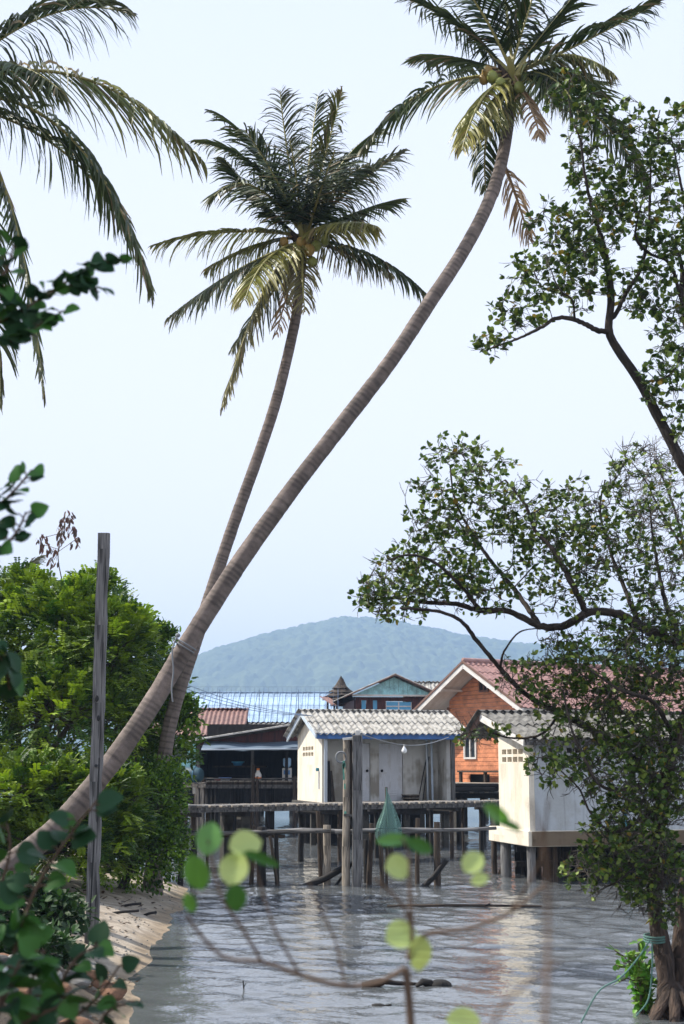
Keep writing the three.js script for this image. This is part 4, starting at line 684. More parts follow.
{
  const on = (x, D) => V(x, groundY(x, D) - .05, -D);
  const feather = { mul: 3.0, r: .13, spray: .26, per: 5, feather: true, len: .078, wid: .04, c1: [.035, .105, .008], c2: [.36, .50, .025] }, broad = { mul: 2.2, r: .1, spray: .17, per: 12, len: .13, wid: .062, c1: [.03, .085, .008], c2: [.23, .38, .022] };
  const t1 = leafyTree('leafy_tree', 'tall feathery bright green tree behind the timber post', 'tree', on(-6.2, 27), [B(70, 640, 27, 1.15, 1.05, 1.2, 95), B(20, 650, 27.5, 1.1, 1.2, 1.2, 80), B(110, 660, 26.5, .9, 1.1, 1.0, 80), B(60, 720, 26, 1.4, 1.0, 1.1, 95), B(-30, 700, 26.5, 1.1, 1.4, 1.1, 50), B(95, 600, 27.5, .5, .45, .5, 26), B(25, 595, 27.8, .5, .4, .5, 22)], feather, 401, 'trees on the left bank');
  leafyTree('leafy_tree', 'glossy broad leaved tree right of the timber post, behind the palm trunks', 'tree', on(-4.7, 28.5), [B(140, 650, 28.5, .6, .65, .7, 60), B(150, 700, 28.3, .75, .9, .8, 90), B(170, 740, 28, .55, .9, .7, 70), B(120, 720, 28, .7, 1, .8, 60), B(163, 640, 28.6, .28, .2, .3, 14), B(185, 715, 28.2, .25, .35, .3, 18)], broad, 402, 'trees on the left bank');
  leafyTree('leafy_bush', 'low bright green bush below the leaning palm trunk', 'bush', on(-5.9, 24.2), [B(30, 800, 24.2, 1.2, .7, .8, 90), B(95, 815, 24.4, .9, .85, .8, 90), B(60, 850, 24, 1.2, .7, .8, 70), B(-20, 840, 24, .9, .9, .8, 40)], { ...feather, len: .07, wid: .036, spray: .19, per: 6 }, 403, 'bushes on the left bank');
  leafyTree('leafy_bush', 'rounded small leaved bush leaning over the water edge under the walkway end', 'bush', on(-4.05, 26), [B(140, 810, 26, .75, .85, .8, 110), B(150, 855, 25.9, .62, .6, .7, 80), B(115, 850, 25.6, .7, .75, .7, 80), B(165, 790, 26.4, .38, .5, .5, 46), B(168, 840, 26.2, .3, .5, .45, 36)], { ...broad, len: .085, wid: .05, spray: .16, per: 14, c1: [.035, .10, .008], c2: [.27, .44, .022] }, 404, 'bushes on the left bank');
  leafyTree('leafy_bush', 'dark bush at the left edge behind the palm foot', 'bush', on(-7.6, 25.4), [B(-40, 780, 25.4, 1.3, 1.2, 1, 70), B(-90, 720, 26, 1.3, 1.4, 1.2, 40)], { ...broad, c1: [.04, .09, .012], c2: [.08, .16, .02] }, 405, 'bushes on the left bank');
  leafyTree('leafy_tree', 'dark tree filling the gap behind the feathery tree', 'tree', on(-8.2, 32), [B(30, 700, 32, 1.6, 1.4, 1, 90), B(100, 730, 31.5, 1.2, 1.2, 1, 80), B(150, 770, 31, .8, .8, .8, 50), B(20, 800, 31, 1.6, 1.0, .8, 60), B(100, 810, 31, 1.4, .8, .8, 60)], { ...broad, len: .16, wid: .08, c1: [.035, .085, .012], c2: [.07, .14, .02] }, 406, 'trees on the left bank');
  leafyTree('weed_patch', 'low dark weeds growing at the foot of the leaning palm', 'weeds', on(-3.85, 17.6), [B(18, 905, 17.6, .5, .28, .4, 46), B(58, 915, 17.4, .3, .16, .3, 26), B(-30, 905, 17.6, .5, .35, .4, 30), B(40, 950, 15.5, .4, .16, .4, 26), B(0, 960, 15.3, .4, .2, .4, 26)], { ...broad, r: .03, len: .11, wid: .07, c1: [.02, .06, .012], c2: [.05, .12, .02] }, 407);
  // dry seed stalk sticking out of the tall tree
  srand(410); const D = 27.6, stem = [at(72, 640, D), at(64, 590, D), at(58, 556, D), at(62, 530, D), at(69, 514, D)], r = thing('dry_seed_stalk', 'bare stalk with drooping brown seed heads above the tall green tree', 'stalk', stem[0], 0);
  wpart('stem', tube(spline(stem, 14), (t) => .016 * (1 - .6 * t), 5), M.twigBrown, r); const lv = new Leaves();
  for (const [px, py] of [[45, 545], [52, 552], [42, 538], [66, 520], [72, 530], [60, 536], [69, 514], [75, 540], [54, 560], [63, 526]]) { const p = at(px, py, D + rr(-.15, .15)); wpart('side_stem', tube([stem[2].clone().lerp(stem[3], rnd()), p], .006, 4), M.twigBrown, r); for (let k = 0; k < 14; k++) { const d = V(rr(-.6, .6), -1, rr(-.6, .6)).normalize(); lv.add(p.clone().add(rdir().multiplyScalar(.09)), d, rdir(), rr(.1, .17), .05, [.13 * rr(.7, 1.3), .075, .06], .2, .1); } }
  wpart('seed_heads', lv.geo(), M.leafBush, r, true);
}
// ------------------------------------------------------------------ mangrove trees on the right
function grow(root, guides, clumps, o, sd) {
  srand(sd); const nodes = [];           // {p, par, r}
  const base = root.position;
  guides.forEach((gd, gi) => {
    const P = spline(gd.pts, Math.max(6, Math.round(gd.pts.length * 7))), n = P.length; let prev = -1;
    if (gi) { let bd = 1e9; nodes.forEach((q, i) => { const d = q.p.distanceTo(P[0]); if (d < bd) { bd = d; prev = i; } }); if (bd < .6) P[0].copy(nodes[prev].p); }
    P.forEach((p, i) => { if (i && i < n - 1 && !gd.flare) p.add(rdir().multiplyScalar(lerp(gd.r0, gd.r1, i / n) * .22)); nodes.push({ p, par: prev, k: 0 }); prev = nodes.length - 1; });
    wpart(gd.name ?? 'bough', tube(P, (t, i) => lerp(gd.r0, gd.r1, t) * (1 + .2 * (vn(i * .8, gi * 13.7) - .5)) * (gd.flare ? 1 + gd.flare * Math.exp(-t * 12) : 1), 9, true, gd.flare ? .1 : .2), gd.m ?? M.bark, root);
  });
  const tips = [];
  for (const c of clumps) for (let k = 0; k < c.n; k++) { const d = rdir().multiplyScalar(Math.cbrt(rnd())); tips.push({ p: V(c.c.x + d.x * c.r[0], c.c.y + d.y * c.r[1], c.c.z + d.z * c.r[2]), bare: rnd() < (c.bare ?? o.bare) }); }
  for (let i = tips.length - 1; i > 0; i--) { const j = Math.floor(rnd() * (i + 1));[tips[i], tips[j]] = [tips[j], tips[i]]; }
  const tw = [], lv = new Leaves(), kids = [];
  for (const tp of tips) {
    let b = -1, bd = 1e9; for (let i = 0; i < nodes.length; i++) { const q = nodes[i].p, dx = q.x - tp.p.x, dy = q.y - tp.p.y, dz = q.z - tp.p.z, d = dx * dx + dy * dy + dz * dz; if (d < bd) { bd = d; b = i; } }
    const L = Math.sqrt(bd); if (L < .04) continue; const st = nodes[b].p, n = Math.max(2, Math.ceil(L / .11)), pts = [st.clone()], sag = rr(-.12, .16) * L, side = rdir().multiplyScalar(.16 * L); let par = b;
    for (let i = 1; i <= n; i++) { const t = i / n, p = st.clone().lerp(tp.p, t); const w = Math.sin(Math.PI * t); p.add(V(0, sag * w, 0)).addScaledVector(side, w); if (i < n) p.add(rdir().multiplyScalar(.018)); pts.push(p); nodes.push({ p, par }); par = nodes.length - 1; }
    const r = clamp(.0042 + L * .0075, .0045, .02); tw.push(tube(pts, (t) => r * (1 - .55 * t), 5, false));
    const dir = pts[n].clone().sub(pts[n - 1]).normalize();
    if (!tp.bare) for (let i = Math.max(1, n - 3); i <= n; i++) { const m = i === n ? Math.round(rr(3, 6)) : rnd() < .75 ? Math.round(rr(1, 2.4)) : 0; for (let k = 0; k < m; k++) { const dd = dir.clone().multiplyScalar(.6).add(rdir()).add(V(0, .25, 0)).normalize(), nn = V(0, 1, 0).add(rdir().multiplyScalar(.8)).normalize(), t = rr(.7, 1.25), q = rnd(), col = q < .025 ? [.34, .24, .03] : q < .4 ? o.c2 : o.c1, p = pts[i].clone().addScaledVector(dd, .015); lv.add(p, dd, nn, o.len * rr(.65, 1.15), o.wid * rr(.75, 1.1), col.map((v) => v * t), .22, .12); } }
    else for (let k = 0; k < 3; k++) { const dd = dir.clone().add(rdir().multiplyScalar(.8)).normalize(), l = rr(.06, .18), q = pts[Math.floor(rr(n * .4, n + .99))]; tw.push(tube([q, q.clone().addScaledVector(dd, l * .6).add(rdir().multiplyScalar(.01)), q.clone().addScaledVector(dd, l)], [.0035, .003, .002], 4, false)); }
  }
  wpart('twigs', merge(tw), o.twig ?? M.twig, root, true); wpart('leaves', lv.geo(), M.leafTree, root, true);
}
const A = (D, ...l) => l.map(([x, y, dz = 0]) => at(x, y, D + dz));
{
  const D = 14.6, b = at(668, 1006, D); b.y = -.12;
  const root = thing('mangrove_tree', 'mangrove tree standing in the water at the right, its wide crown before the huts', 'tree', V(b.x, -.4, b.z), 0, 'mangrove trees');
  const o = { bare: .3, len: .066, wid: .052, c1: [.06, .115, .016], c2: [.21, .28, .05] };
  grow(root, [
    { name: 'trunk', pts: [V(b.x + .02, -.4, b.z), ...A(D, [664, 960], [655, 910], [656, 860, .05], [662, 800, .1], [676, 740, .1], [700, 690, .1], [720, 655, .1])], r0: .092, r1: .06, flare: 1.3, m: M.barkTan },
    { name: 'trunk', pts: [V(b.x + .12, -.4, b.z - .05), ...A(D, [680, 950, .1], [686, 890, .15], [700, 820, .2], [712, 740, .2], [720, 660, .15])], r0: .088, r1: .055, flare: 1.0, m: M.barkTan },
    { pts: A(D, [718, 660, .1], [684, 646], [640, 626, -.2], [612, 612, -.3], [590, 612, -.3], [565, 626, -.2], [540, 626, -.1], [510, 612], [480, 610], [455, 604, .1], [420, 602, .2], [395, 598, .3], [368, 600, .3]), r0: .06, r1: .014 },
    { pts: A(D, [662, 800, .1], [640, 765, .3], [600, 735, .4], [565, 716, .3], [545, 706, .2], [520, 690], [500, 668, -.1], [478, 642, -.2], [462, 622, -.3], [440, 612, -.4], [400, 608, -.5]), r0: .046, r1: .012 },
    { pts: A(D, [585, 611, -.3], [570, 580, -.4], [555, 552, -.3], [535, 530, -.2], [525, 505, -.2], [505, 480, -.1]), r0: .035, r1: .01 },
    { pts: A(D, [540, 626], [515, 590, .4], [490, 560, .5], [470, 530, .6], [455, 500, .6], [450, 465, .7]), r0: .03, r1: .009 },
    { pts: A(D, [480, 610], [455, 580, -.4], [430, 560, -.5], [410, 555, -.5], [388, 560, -.6]), r0: .024, r1: .008 },
    { pts: A(D, [640, 626], [625, 590, .5], [610, 550, .6], [600, 510, .7], [605, 480, .7]), r0: .03, r1: .009 },
    { pts: A(D, [684, 646], [665, 600, .5], [655, 550, .6], [650, 510, .5]), r0: .035, r1: .01 },
    { pts: A(D, [650, 780, .2], [625, 790, -.3], [600, 785, -.5], [585, 760, -.5], [572, 730, -.4], [563, 690, -.4]), r0: .026, r1: .009, m: M.barkLight },
    { pts: A(D, [662, 800], [640, 820, -.4], [612, 832, -.5], [590, 812, -.4], [580, 790, -.4], [560, 770, -.3]), r0: .022, r1: .007 },
    { pts: A(D, [560, 712, .3], [540, 735, -.1], [510, 738, -.2], [480, 730, -.2], [455, 738, -.2]), r0: .016, r1: .006 },
    { pts: A(D, [676, 740], [650, 700, -.6], [620, 690, -.8], [590, 670, -.8]), r0: .03, r1: .01 },
    { pts: A(D, [660, 830], [640, 860, -.4], [620, 880, -.5], [600, 890, -.4]), r0: .02, r1: .006 },
    { pts: A(D, [500, 668, -.1], [505, 650, -.4], [520, 632, -.5], [540, 628, -.5]), r0: .014, r1: .006 },
  ], [
    B(400, 585, D, .42, .42, .5, 120), B(375, 600, D, .25, .2, .3, 44), B(440, 560, D, .5, .5, .6, 170), B(430, 510, D, .32, .42, .45, 60), B(455, 455, D + .5, .38, .22, .4, 46), B(490, 500, D, .45, .5, .6, 130), B(540, 520, D, .5, .42, .6, 130), B(590, 520, D, .45, .5, .6, 90), B(480, 590, D, .4, .3, .5, 80), B(560, 570, D, .5, .5, .6, 130), B(620, 560, D, .5, .7, .7, 150), B(665, 560, D, .45, .8, .7, 120),
    B(660, 650, D, .5, .5, .7, 130), B(610, 660, D - .4, .5, .5, .5, 130), B(560, 670, D, .4, .4, .5, 80), B(640, 720, D, .6, .45, .7, 150), B(580, 700, D, .45, .3, .5, 70), B(660, 780, D, .4, .5, .6, 130), B(610, 770, D - .3, .45, .4, .5, 110), B(630, 840, D - .3, .5, .4, .5, 120), B(560, 760, D - .3, .35, .35, .4, 34), B(590, 870, D - .3, .3, .25, .4, 50), B(660, 870, D - .2, .3, .3, .4, 40), B(480, 735, D - .2, .35, .12, .3, 26), B(640, 480, D + .6, .4, .5, .5, 60), B(520, 680, D - .3, .25, .25, .3, 24), B(665, 900, D - .2, .25, .25, .3, 30), B(640, 890, D - .3, .3, .25, .3, 30), B(560, 740, D - .3, .5, .4, .4, 26),
  ].map((c) => ({ ...c, n: Math.round(c.n * (c.c.y < 4.3 ? (c.c.x > 2.75 ? 3.2 : c.c.x > 2.0 ? 1.9 : 1.3) : c.c.x > 2.9 ? 1.8 : 1.3)), bare: c.c.y < 3.6 ? .48 :  c.c.x > 2.6 && c.c.y > 4.2 ? .5 : undefined })), o, 501);
  // roots spreading at the foot
  srand(55); for (let i = 0; i < 9; i++) { const a = i * .7 + .3, l = rr(.25, .5); wpart('root', tube([V(b.x + .05, .28, b.z), V(b.x + .05 + Math.cos(a) * l * .45, .1, b.z + Math.sin(a) * l * .45), V(b.x + Math.cos(a) * l, -.2, b.z + Math.sin(a) * l)], [.08, .06, .03], 7, true, .2), M.barkTan, root); }
}
{
  const D = 16.2, bx = xAt(770, D, 0), root = thing('mangrove_tree', 'taller mangrove tree reaching in from the right edge, crown against the sky', 'tree', V(bx, -.5, -D), 0, 'mangrove trees');
  grow(root, [
    { name: 'trunk', pts: [V(bx, -.5, -D), ...A(D, [768, 880], [760, 760], [748, 640], [730, 555], [700, 490], [684, 466], [660, 420], [636, 376], [618, 350], [609, 332]), ...A(D, [611, 300], [607, 262], [600, 235])], r0: .135, r1: .036, flare: .6 },
    { pts: A(D, [609, 332], [597, 330, -.1], [575, 320, -.2], [558, 318, -.2], [540, 328, -.3], [520, 338, -.3], [500, 345, -.3], [482, 352, -.3]), r0: .035, r1: .008 },
    { pts: A(D, [607, 262], [590, 235, .2], [575, 225, .3], [558, 215, .3], [545, 210, .3]), r0: .024, r1: .007 },
    { pts: A(D, [600, 235], [590, 200, -.1], [584, 170, -.2], [580, 140, -.2], [572, 118, -.2], [568, 95, -.2]), r0: .026, r1: .006 },
    { pts: A(D, [613, 320], [628, 290, .2], [640, 270, .3], [648, 235, .3], [650, 190, .3], [652, 140, .3], [660, 110, .3]), r0: .03, r1: .007 },
    { pts: A(D, [748, 640], [735, 500, .3], [712, 400, .4], [690, 340, .4], [682, 300, .4], [682, 265, .4], [672, 240, .4]), r0: .1, r1: .02 },
    { pts: A(D, [684, 310, .4], [668, 262, .2], [650, 254, .1], [636, 238], [640, 210], [648, 180]), r0: .026, r1: .007 },
    { pts: A(D, [684, 290, .4], [690, 240, .3], [684, 200, .2], [676, 160, .2], [670, 130, .2]), r0: .03, r1: .008 },
    { pts: A(D, [575, 320, -.2], [572, 300, -.4], [560, 290, -.5], [550, 268, -.5]), r0: .015, r1: .006 },
    { pts: A(D, [640, 382], [655, 380, -.3], [670, 375, -.4], [680, 360, -.5]), r0: .016, r1: .006 },
  ], [
    B(585, 130, D, .3, .55, .4, 60), B(565, 95, D, .25, .3, .3, 30), B(600, 180, D, .4, .4, .5, 70), B(590, 230, D, .5, .4, .5, 110), B(555, 225, D, .35, .3, .4, 44), B(540, 275, D, .45, .3, .4, 70), B(520, 310, D, .35, .25, .35, 50), B(492, 345, D - .3, .25, .12, .3, 24), B(580, 280, D, .4, .4, .5, 80), B(640, 200, D, .45, .55, .6, 130), B(665, 140, D, .4, .45, .5, 90), B(670, 230, D, .35, .5, .6, 80), B(640, 290, D, .4, .35, .5, 70), B(675, 330, D, .3, .6, .5, 80), B(665, 385, D - .3, .3, .3, .4, 50), B(620, 120, D, .3, .3, .4, 30), B(720, 250, D, .6, 1, .8, 60), B(690, 420, D, .3, .3, .4, 30),
  ].map((c) => ({ ...c, n: Math.round(c.n * 1.2) })), { bare: .36, len: .088, wid: .066, c1: [.055, .105, .016], c2: [.2, .27, .045] }, 502);
}
// bare greyish tree between them
{
  const D = 18.5, bx = xAt(705, D, 0), root = thing('bare_tree', 'thin grey leafless tree between the two mangrove crowns', 'tree', V(bx, -.5, -D), 0);
  grow(root, [{ name: 'trunk', pts: [V(bx, -.5, -D), ...A(D, [704, 800], [698, 680], [690, 590], [680, 530], [668, 490], [655, 460])], r0: .07, r1: .012, m: M.barkLight }, { pts: A(D, [684, 550], [660, 510], [645, 480], [630, 460]), r0: .02, r1: .006, m: M.barkLight }], [B(645, 470, D, .45, .4, .4, 90), B(665, 500, D, .4, .5, .4, 80), B(680, 450, D, .4, .5, .4, 60), B(660, 600, D, .5, 1, .5, 80)], { bare: .93, len: .06, wid: .045, c1: [.06, .1, .02], c2: [.14, .19, .03], twig: M.twigGrey }, 503);
}
// bright sprouts by the foot and the mooring rope
{
  const D = 14.9, b = at(645, 985, D), root = thing('mangrove_seedling', 'clump of bright green sprouts growing at the foot of the mangrove', 'plant', V(b.x, -.25, b.z), 0); srand(61); const lv = new Leaves();
  for (let k = 0; k < 24; k++) { const e = at(rr(612, 662), rr(938, 985), D + rr(-.25, .25)), P = spline([V(b.x + rr(-.1, .1), -.25, b.z + rr(-.1, .1)), b.clone().lerp(e, .5).add(V(0, .05, 0)), e], 8); wpart('stem', tube(P, .006, 5), M.twigBrown, root); for (let i = 3; i <= 8; i++) for (let s = 0; s < 3; s++) lv.add(P[i].clone(), rdir().add(V(0, .5, 0)).normalize(), V(0, 1, 0).add(rdir().multiplyScalar(.6)).normalize(), rr(.075, .12), .055, [.17 * rr(.7, 1.2), .33 * rr(.8, 1.2), .04], .2, .1); }
  wpart('leaves', lv.geo(), M.leafTree, root, true);
  const rt = at(655, 941, 14.55), r = thing('mooring_rope', 'green rope tied round the mangrove trunk and trailing into the water', 'rope', rt, 0);
  for (let k = 0; k < 3; k++) wpart('loop', new THREE.TorusGeometry(.1, .01, 6, 24).rotateX(Math.PI / 2 + .1).translate(rt.x, rt.y + k * .024, rt.z - .02), M.rope, r);
  wpart('trailing_end', tube(spline([at(650, 940, 14.42), at(638, 958, 14.3), at(620, 978, 14.2), at(600, 990, 14.2), at(580, 994, 14.2)].map((p, i) => i > 3 ? V(p.x, .01, p.z) : p), 24), .008, 6), M.rope, r);
  wpart('trailing_end', tube(spline([at(652, 942, 14.4), at(652, 970, 14.35), at(648, 1000, 14.35), at(636, 1016, 14.25)], 20), .008, 6), M.rope, r);
}
// ------------------------------------------------------------------ things in the water and on the beach
function lump(r, sx, sy, sz, s, det = 2) { const g = new THREE.IcosahedronGeometry(r, det), p = g.attributes.position; for (let i = 0; i < p.count; i++) { const x = p.getX(i), y = p.getY(i), z = p.getZ(i), k = .72 + .56 * fbm(x / r * 1.3 + s * 3.1 + 40, y / r * 1.3 + z / r * 1.1 + s * 7.7, 3); p.setXYZ(i, x * k * sx, y * k * sy, z * k * sz); } g.computeVertexNormals(); return boxUV(toCreasedNormals(g, .5)); }
{
  srand(71); const W0 = (px, py) => { let D = 20; for (let k = 0; k < 30; k++) { const p = at(px, py, D); D *= EYE / (EYE - p.y + 1e-6); } return at(px, py, D); };
  const a = W0(440, 986), r1 = thing('driftwood', 'black lumpy driftwood showing above the water, right of the other piece', 'driftwood', a, .2, 'driftwood in the shallows'); part('block', lump(.13, 1.1, .6, .8, 3), M.darkWood, r1); part('stub', tube([V(-.1, .02, 0), V(-.2, .05, 0), V(-.28, .01, .02)], [.05, .04, .02], 7), M.darkWood, r1);
  const b = W0(388, 986), r2 = thing('driftwood', 'thin dark driftwood stick lying flat in the water', 'driftwood', b, -.05, 'driftwood in the shallows'); part('stick', tube(spline([V(-.28, -.01, 0), V(-.1, .05, .01), V(.1, .03, 0), V(.38, .02, -.02)], 10), (t) => .045 * (1 - .7 * t), 7, true, .3), M.darkWood, r2); part('knot', lump(.06, 1.4, .7, 1, 5, 1).translate(-.12, .03, 0), M.darkWood, r2);
  const c = W0(243, 990), r3 = thing('upright_twig', 'short twig standing upright in the shallow water', 'twig', c, 0); part('stem', tube([V(0, -.4, 0), V(.01, 0, 0), V(0, .1, 0)], .008, 5), M.darkWood, r3); part('side_twig', tube([V(.005, .02, 0), V(.03, .07, 0)], .005, 5), M.darkWood, r3);
  const d = W0(378, 1006), r4 = thing('driftwood', 'smallest dark stub breaking the water near the bottom edge', 'driftwood', d, 0, 'driftwood in the shallows'); part('block', lump(.045, 1.5, .6, 1, 8, 1), M.darkWood, r4); part('stub', tube([V(.05, 0, 0), V(.14, .01, 0)], .012, 6), M.darkWood, r4);
  const e = W0(450, 907), r5 = thing('floating_pole', 'long thin pole floating level in the water before the nearest hut', 'pole', e, -.04); part('pole', tube(spline([V(-1.1, .01, 0), V(0, .03, .02), V(1.6, .015, -.05)], 12), (t) => .03 * (1 - .4 * t), 7), M.brownWood, r5); part('side_stub', tube([V(.6, .02, 0), V(.7, .06, .05)], .015, 6), M.brownWood, r5);
  const f = W0(181, 1008), r6 = thing('plastic_scrap', 'small dark green bottle piece lying on wet sand at the water edge', 'litter', V(f.x, groundY(f.x, -f.z) + .02, f.z), .6); part('body', new THREE.LatheGeometry([[0, 0], [.035, 0], [.04, .08], [.02, .12], [.012, .15]].map(([x, y]) => new THREE.Vector2(x, y)), 12).rotateZ(1.5), mat(.02, .12, .1, .3), r6); part('cap', new THREE.CylinderGeometry(.016, .016, .03, 10).rotateZ(1.57).translate(-.16, .01, 0), M.tealDeep, r6);
  // stones of the rubble bank
  const kinds = [0, 1, 2, 3, 4].map((k) => lump(.14, 1 + .3 * vn(k, 3), .62, .85, k + 11)), mats = [mat(.12, .11, .10, .9, { map: T.grit }), mat(.20, .17, .14, .9, { map: T.grit }), mat(.26, .13, .07, .9, { map: T.grit }), mat(.33, .31, .28, .9, { map: T.grit })];
  for (let i = 0; i < 52; i++) { const D = rr(11, 16.8), x = shoreX(D) - rr(.02, 1.3) - (D > 16 ? .9 : 0), s = rr(.45, 1.2), mi = Math.floor(rnd() * 4), o = part(numbered('stone'), kinds[i % 5], mats[mi], scene); o.position.set(x, groundY(x, D) + .03 * s, -D); o.scale.setScalar(s); o.rotation.set(rr(-.3, .3), rr(0, 6), rr(-.3, .3)); tag(o, `${s > .85 ? 'large' : 'small'} ${['blackish', 'brown', 'rusty red', 'pale grey'][mi]} stone in the rubble bank under the big leaves`, 'stone', `${s > .85 ? 'large' : 'small'} ${['blackish', 'brown', 'rusty red', 'pale grey'][mi]} stones of the rubble bank`); }
  const pg = []; for (let i = 0; i < 260; i++) { const D = rr(12, 27), x = shoreX(D) - Math.abs(rr(-.9, 1.6)), q = lump(rr(.008, .024), 1, .6, 1, i, 0).translate(x, groundY(x, D) + .006, -D); pg.push(q); } tag(part('pebbles', merge(pg), mats[3], scene), 'scattered pebbles and shell grit on the beach', 'pebbles', null, 'stuff');
  { // dead leaves and bark bits
    const lv = new Leaves(); for (let i = 0; i < 520; i++) { const near = i < 330, D = near ? rr(10.5, 17) : rr(17, 25), x = shoreX(D) - (near ? rr(0, 2) : rr(.3, 2.6)), a = rr(0, 6.28), t = rr(.6, 1.3); lv.add(V(x, groundY(x, D) + .014, -D), V(Math.cos(a), rr(0, .3), Math.sin(a)).normalize(), V(rr(-.3, .3), 1, rr(-.3, .3)).normalize(), rr(.05, .12), rr(.03, .07), [.11 * t, .07 * t, .04 * t], .3, -.1); }
    tag(part('leaf_litter', lv.geo(), M.leafBush, scene), 'brown dead leaves scattered over the sand and rubble', 'leaf litter', null, 'stuff');
  }
  // drift sticks on the sand
  for (const [px, py, dx, lab] of [[130, 900, .35, 'short dark stick lying on shaded sand by the bush'], [122, 915, .5, 'bent dark root lying on sand right of the timber post'], [150, 902, .2, 'stubby stick standing from the shaded sand']]) { const D = 23.5 - (py - 900) * .09, x = xAt(px, D, .3), y = groundY(x, D); tag(part(numbered('beach_stick'), tube(spline([V(x - dx / 2, y + .01, -D), V(x, y + .05, -D + .05), V(x + dx / 2, y + .06, -D - .03)], 8), .022, 6, true, .3), M.darkWood, scene), lab, 'stick', 'sticks on the beach'); }
  const pb = V(xAt(2, 13.2, .8), 0, -13.2); pb.y = groundY(pb.x, 13.2) + .06; const bt = thing('plastic_bottle', 'white plastic bottle lying among the rubble at the left edge', 'bottle', pb, .7); part('body', new THREE.LatheGeometry([[0, 0], [.05, 0], [.055, .03], [.055, .2], [.02, .26], [.018, .29], [0, .29]].map(([x, y]) => new THREE.Vector2(x, y)), 14).rotateZ(-1.45), mat(.8, .82, .85, .3), bt); part('cap', new THREE.CylinderGeometry(.022, .022, .03, 10).rotateZ(-1.45).translate(.3, .04, 0), M.skyBlue, bt);
}
// ------------------------------------------------------------------ near leaves, left and below
function bigLeaf(heart, curl, fold) {
  const nu = 7, nv = 6, pos = [], idx = [], uv = [];
  for (let i = 0; i <= nu; i++) { const u = i / nu; const w = heart ? .56 * Math.pow(Math.sin(Math.PI * Math.pow(u, .62)), .75) + (i === 0 ? .0 : 0) : .40 * Math.pow(Math.sin(Math.PI * Math.pow(clamp(u, .0, 1), .95)), .62);
    for (let j = 0; j <= nv; j++) { const v = j / nv * 2 - 1, x = v * w, back = heart ? -.16 * Math.abs(v) * Math.max(0, 1 - u * 2.2) : 0; pos.push(x, -curl * u * u + fold * Math.abs(x) + .012 * Math.sin(u * 20) * Math.abs(v), u + back); uv.push(x, u); } }
  for (let i = 0; i < nu; i++) for (let j = 0; j < nv; j++) { const a = i * (nv + 1) + j, b = a + 1, c = a + nv + 1, d = c + 1; idx.push(a, c, b, b, c, d); }
  const g = new THREE.BufferGeometry(); g.setAttribute('position', new THREE.Float32BufferAttribute(pos, 3)); g.setAttribute('uv', new THREE.Float32BufferAttribute(uv, 2)); g.setIndex(idx); g.computeVertexNormals(); return g;
}
const heartLeaf = [bigLeaf(true, .22, .18), bigLeaf(true, .4, .3), bigLeaf(true, .08, .1)], roundLeaf = [bigLeaf(false, .15, .2), bigLeaf(false, .3, .12)];
function setLeaf(root, geo, m, p, dir, nrm, size, wide = 1, under) {
  const o = part('leaf', geo, m, under ?? root), z = dir.clone().normalize(), x = V(0, 0, 0).crossVectors(nrm, z).normalize(), y = V(0, 0, 0).crossVectors(z, x);
  o.quaternion.setFromRotationMatrix(new THREE.Matrix4().makeBasis(x, y, z)); o.position.copy(p).sub(root.position); o.scale.set(size * wide, size, size); return o;
}
function shoot(root, px, D, size, per, o = {}) {
  const pts = spline(px.map(([x, y, dz = 0]) => at(x, y, D + dz)), 16); wpart('stem', tube(pts, (t) => (o.r ?? .009) * (1 - .6 * t), 6), M.twigBrown, root); const n = Math.round(per * pts.length / 16 * 1);
  for (let k = 0; k < n; k++) { const t = lerp(o.t0 ?? .15, 1, (k + rnd() * .6) / n), i = Math.min(15, Math.floor(t * 16)), p = pts[i].clone().lerp(pts[i + 1], rnd()), tg = pts[i + 1].clone().sub(pts[i]).normalize(), s = k % 2 ? 1 : -1;
    const dir = V(s * rr(.2, 1), rr(-.75, .25), rr(-.3, .9)).addScaledVector(tg, .6).normalize(), st = p.clone().addScaledVector(V(dir.x, Math.abs(dir.y) * .3 + .15, dir.z), size * rr(.3, .6));
    wpart('leaf_stalk', tube([p, st.clone().lerp(p, .5).add(V(0, .008, 0)), st], .003, 4, false), M.twigBrown, root);
    setLeaf(root, heartLeaf[k % 3], rnd() < .36 ? M.leafNear2 : M.leafNear, st, dir, V(rr(-.9, .8), rr(.1, 1), rr(-.3, 1.1)).normalize(), size * rr(.6, 1.0)); }
}
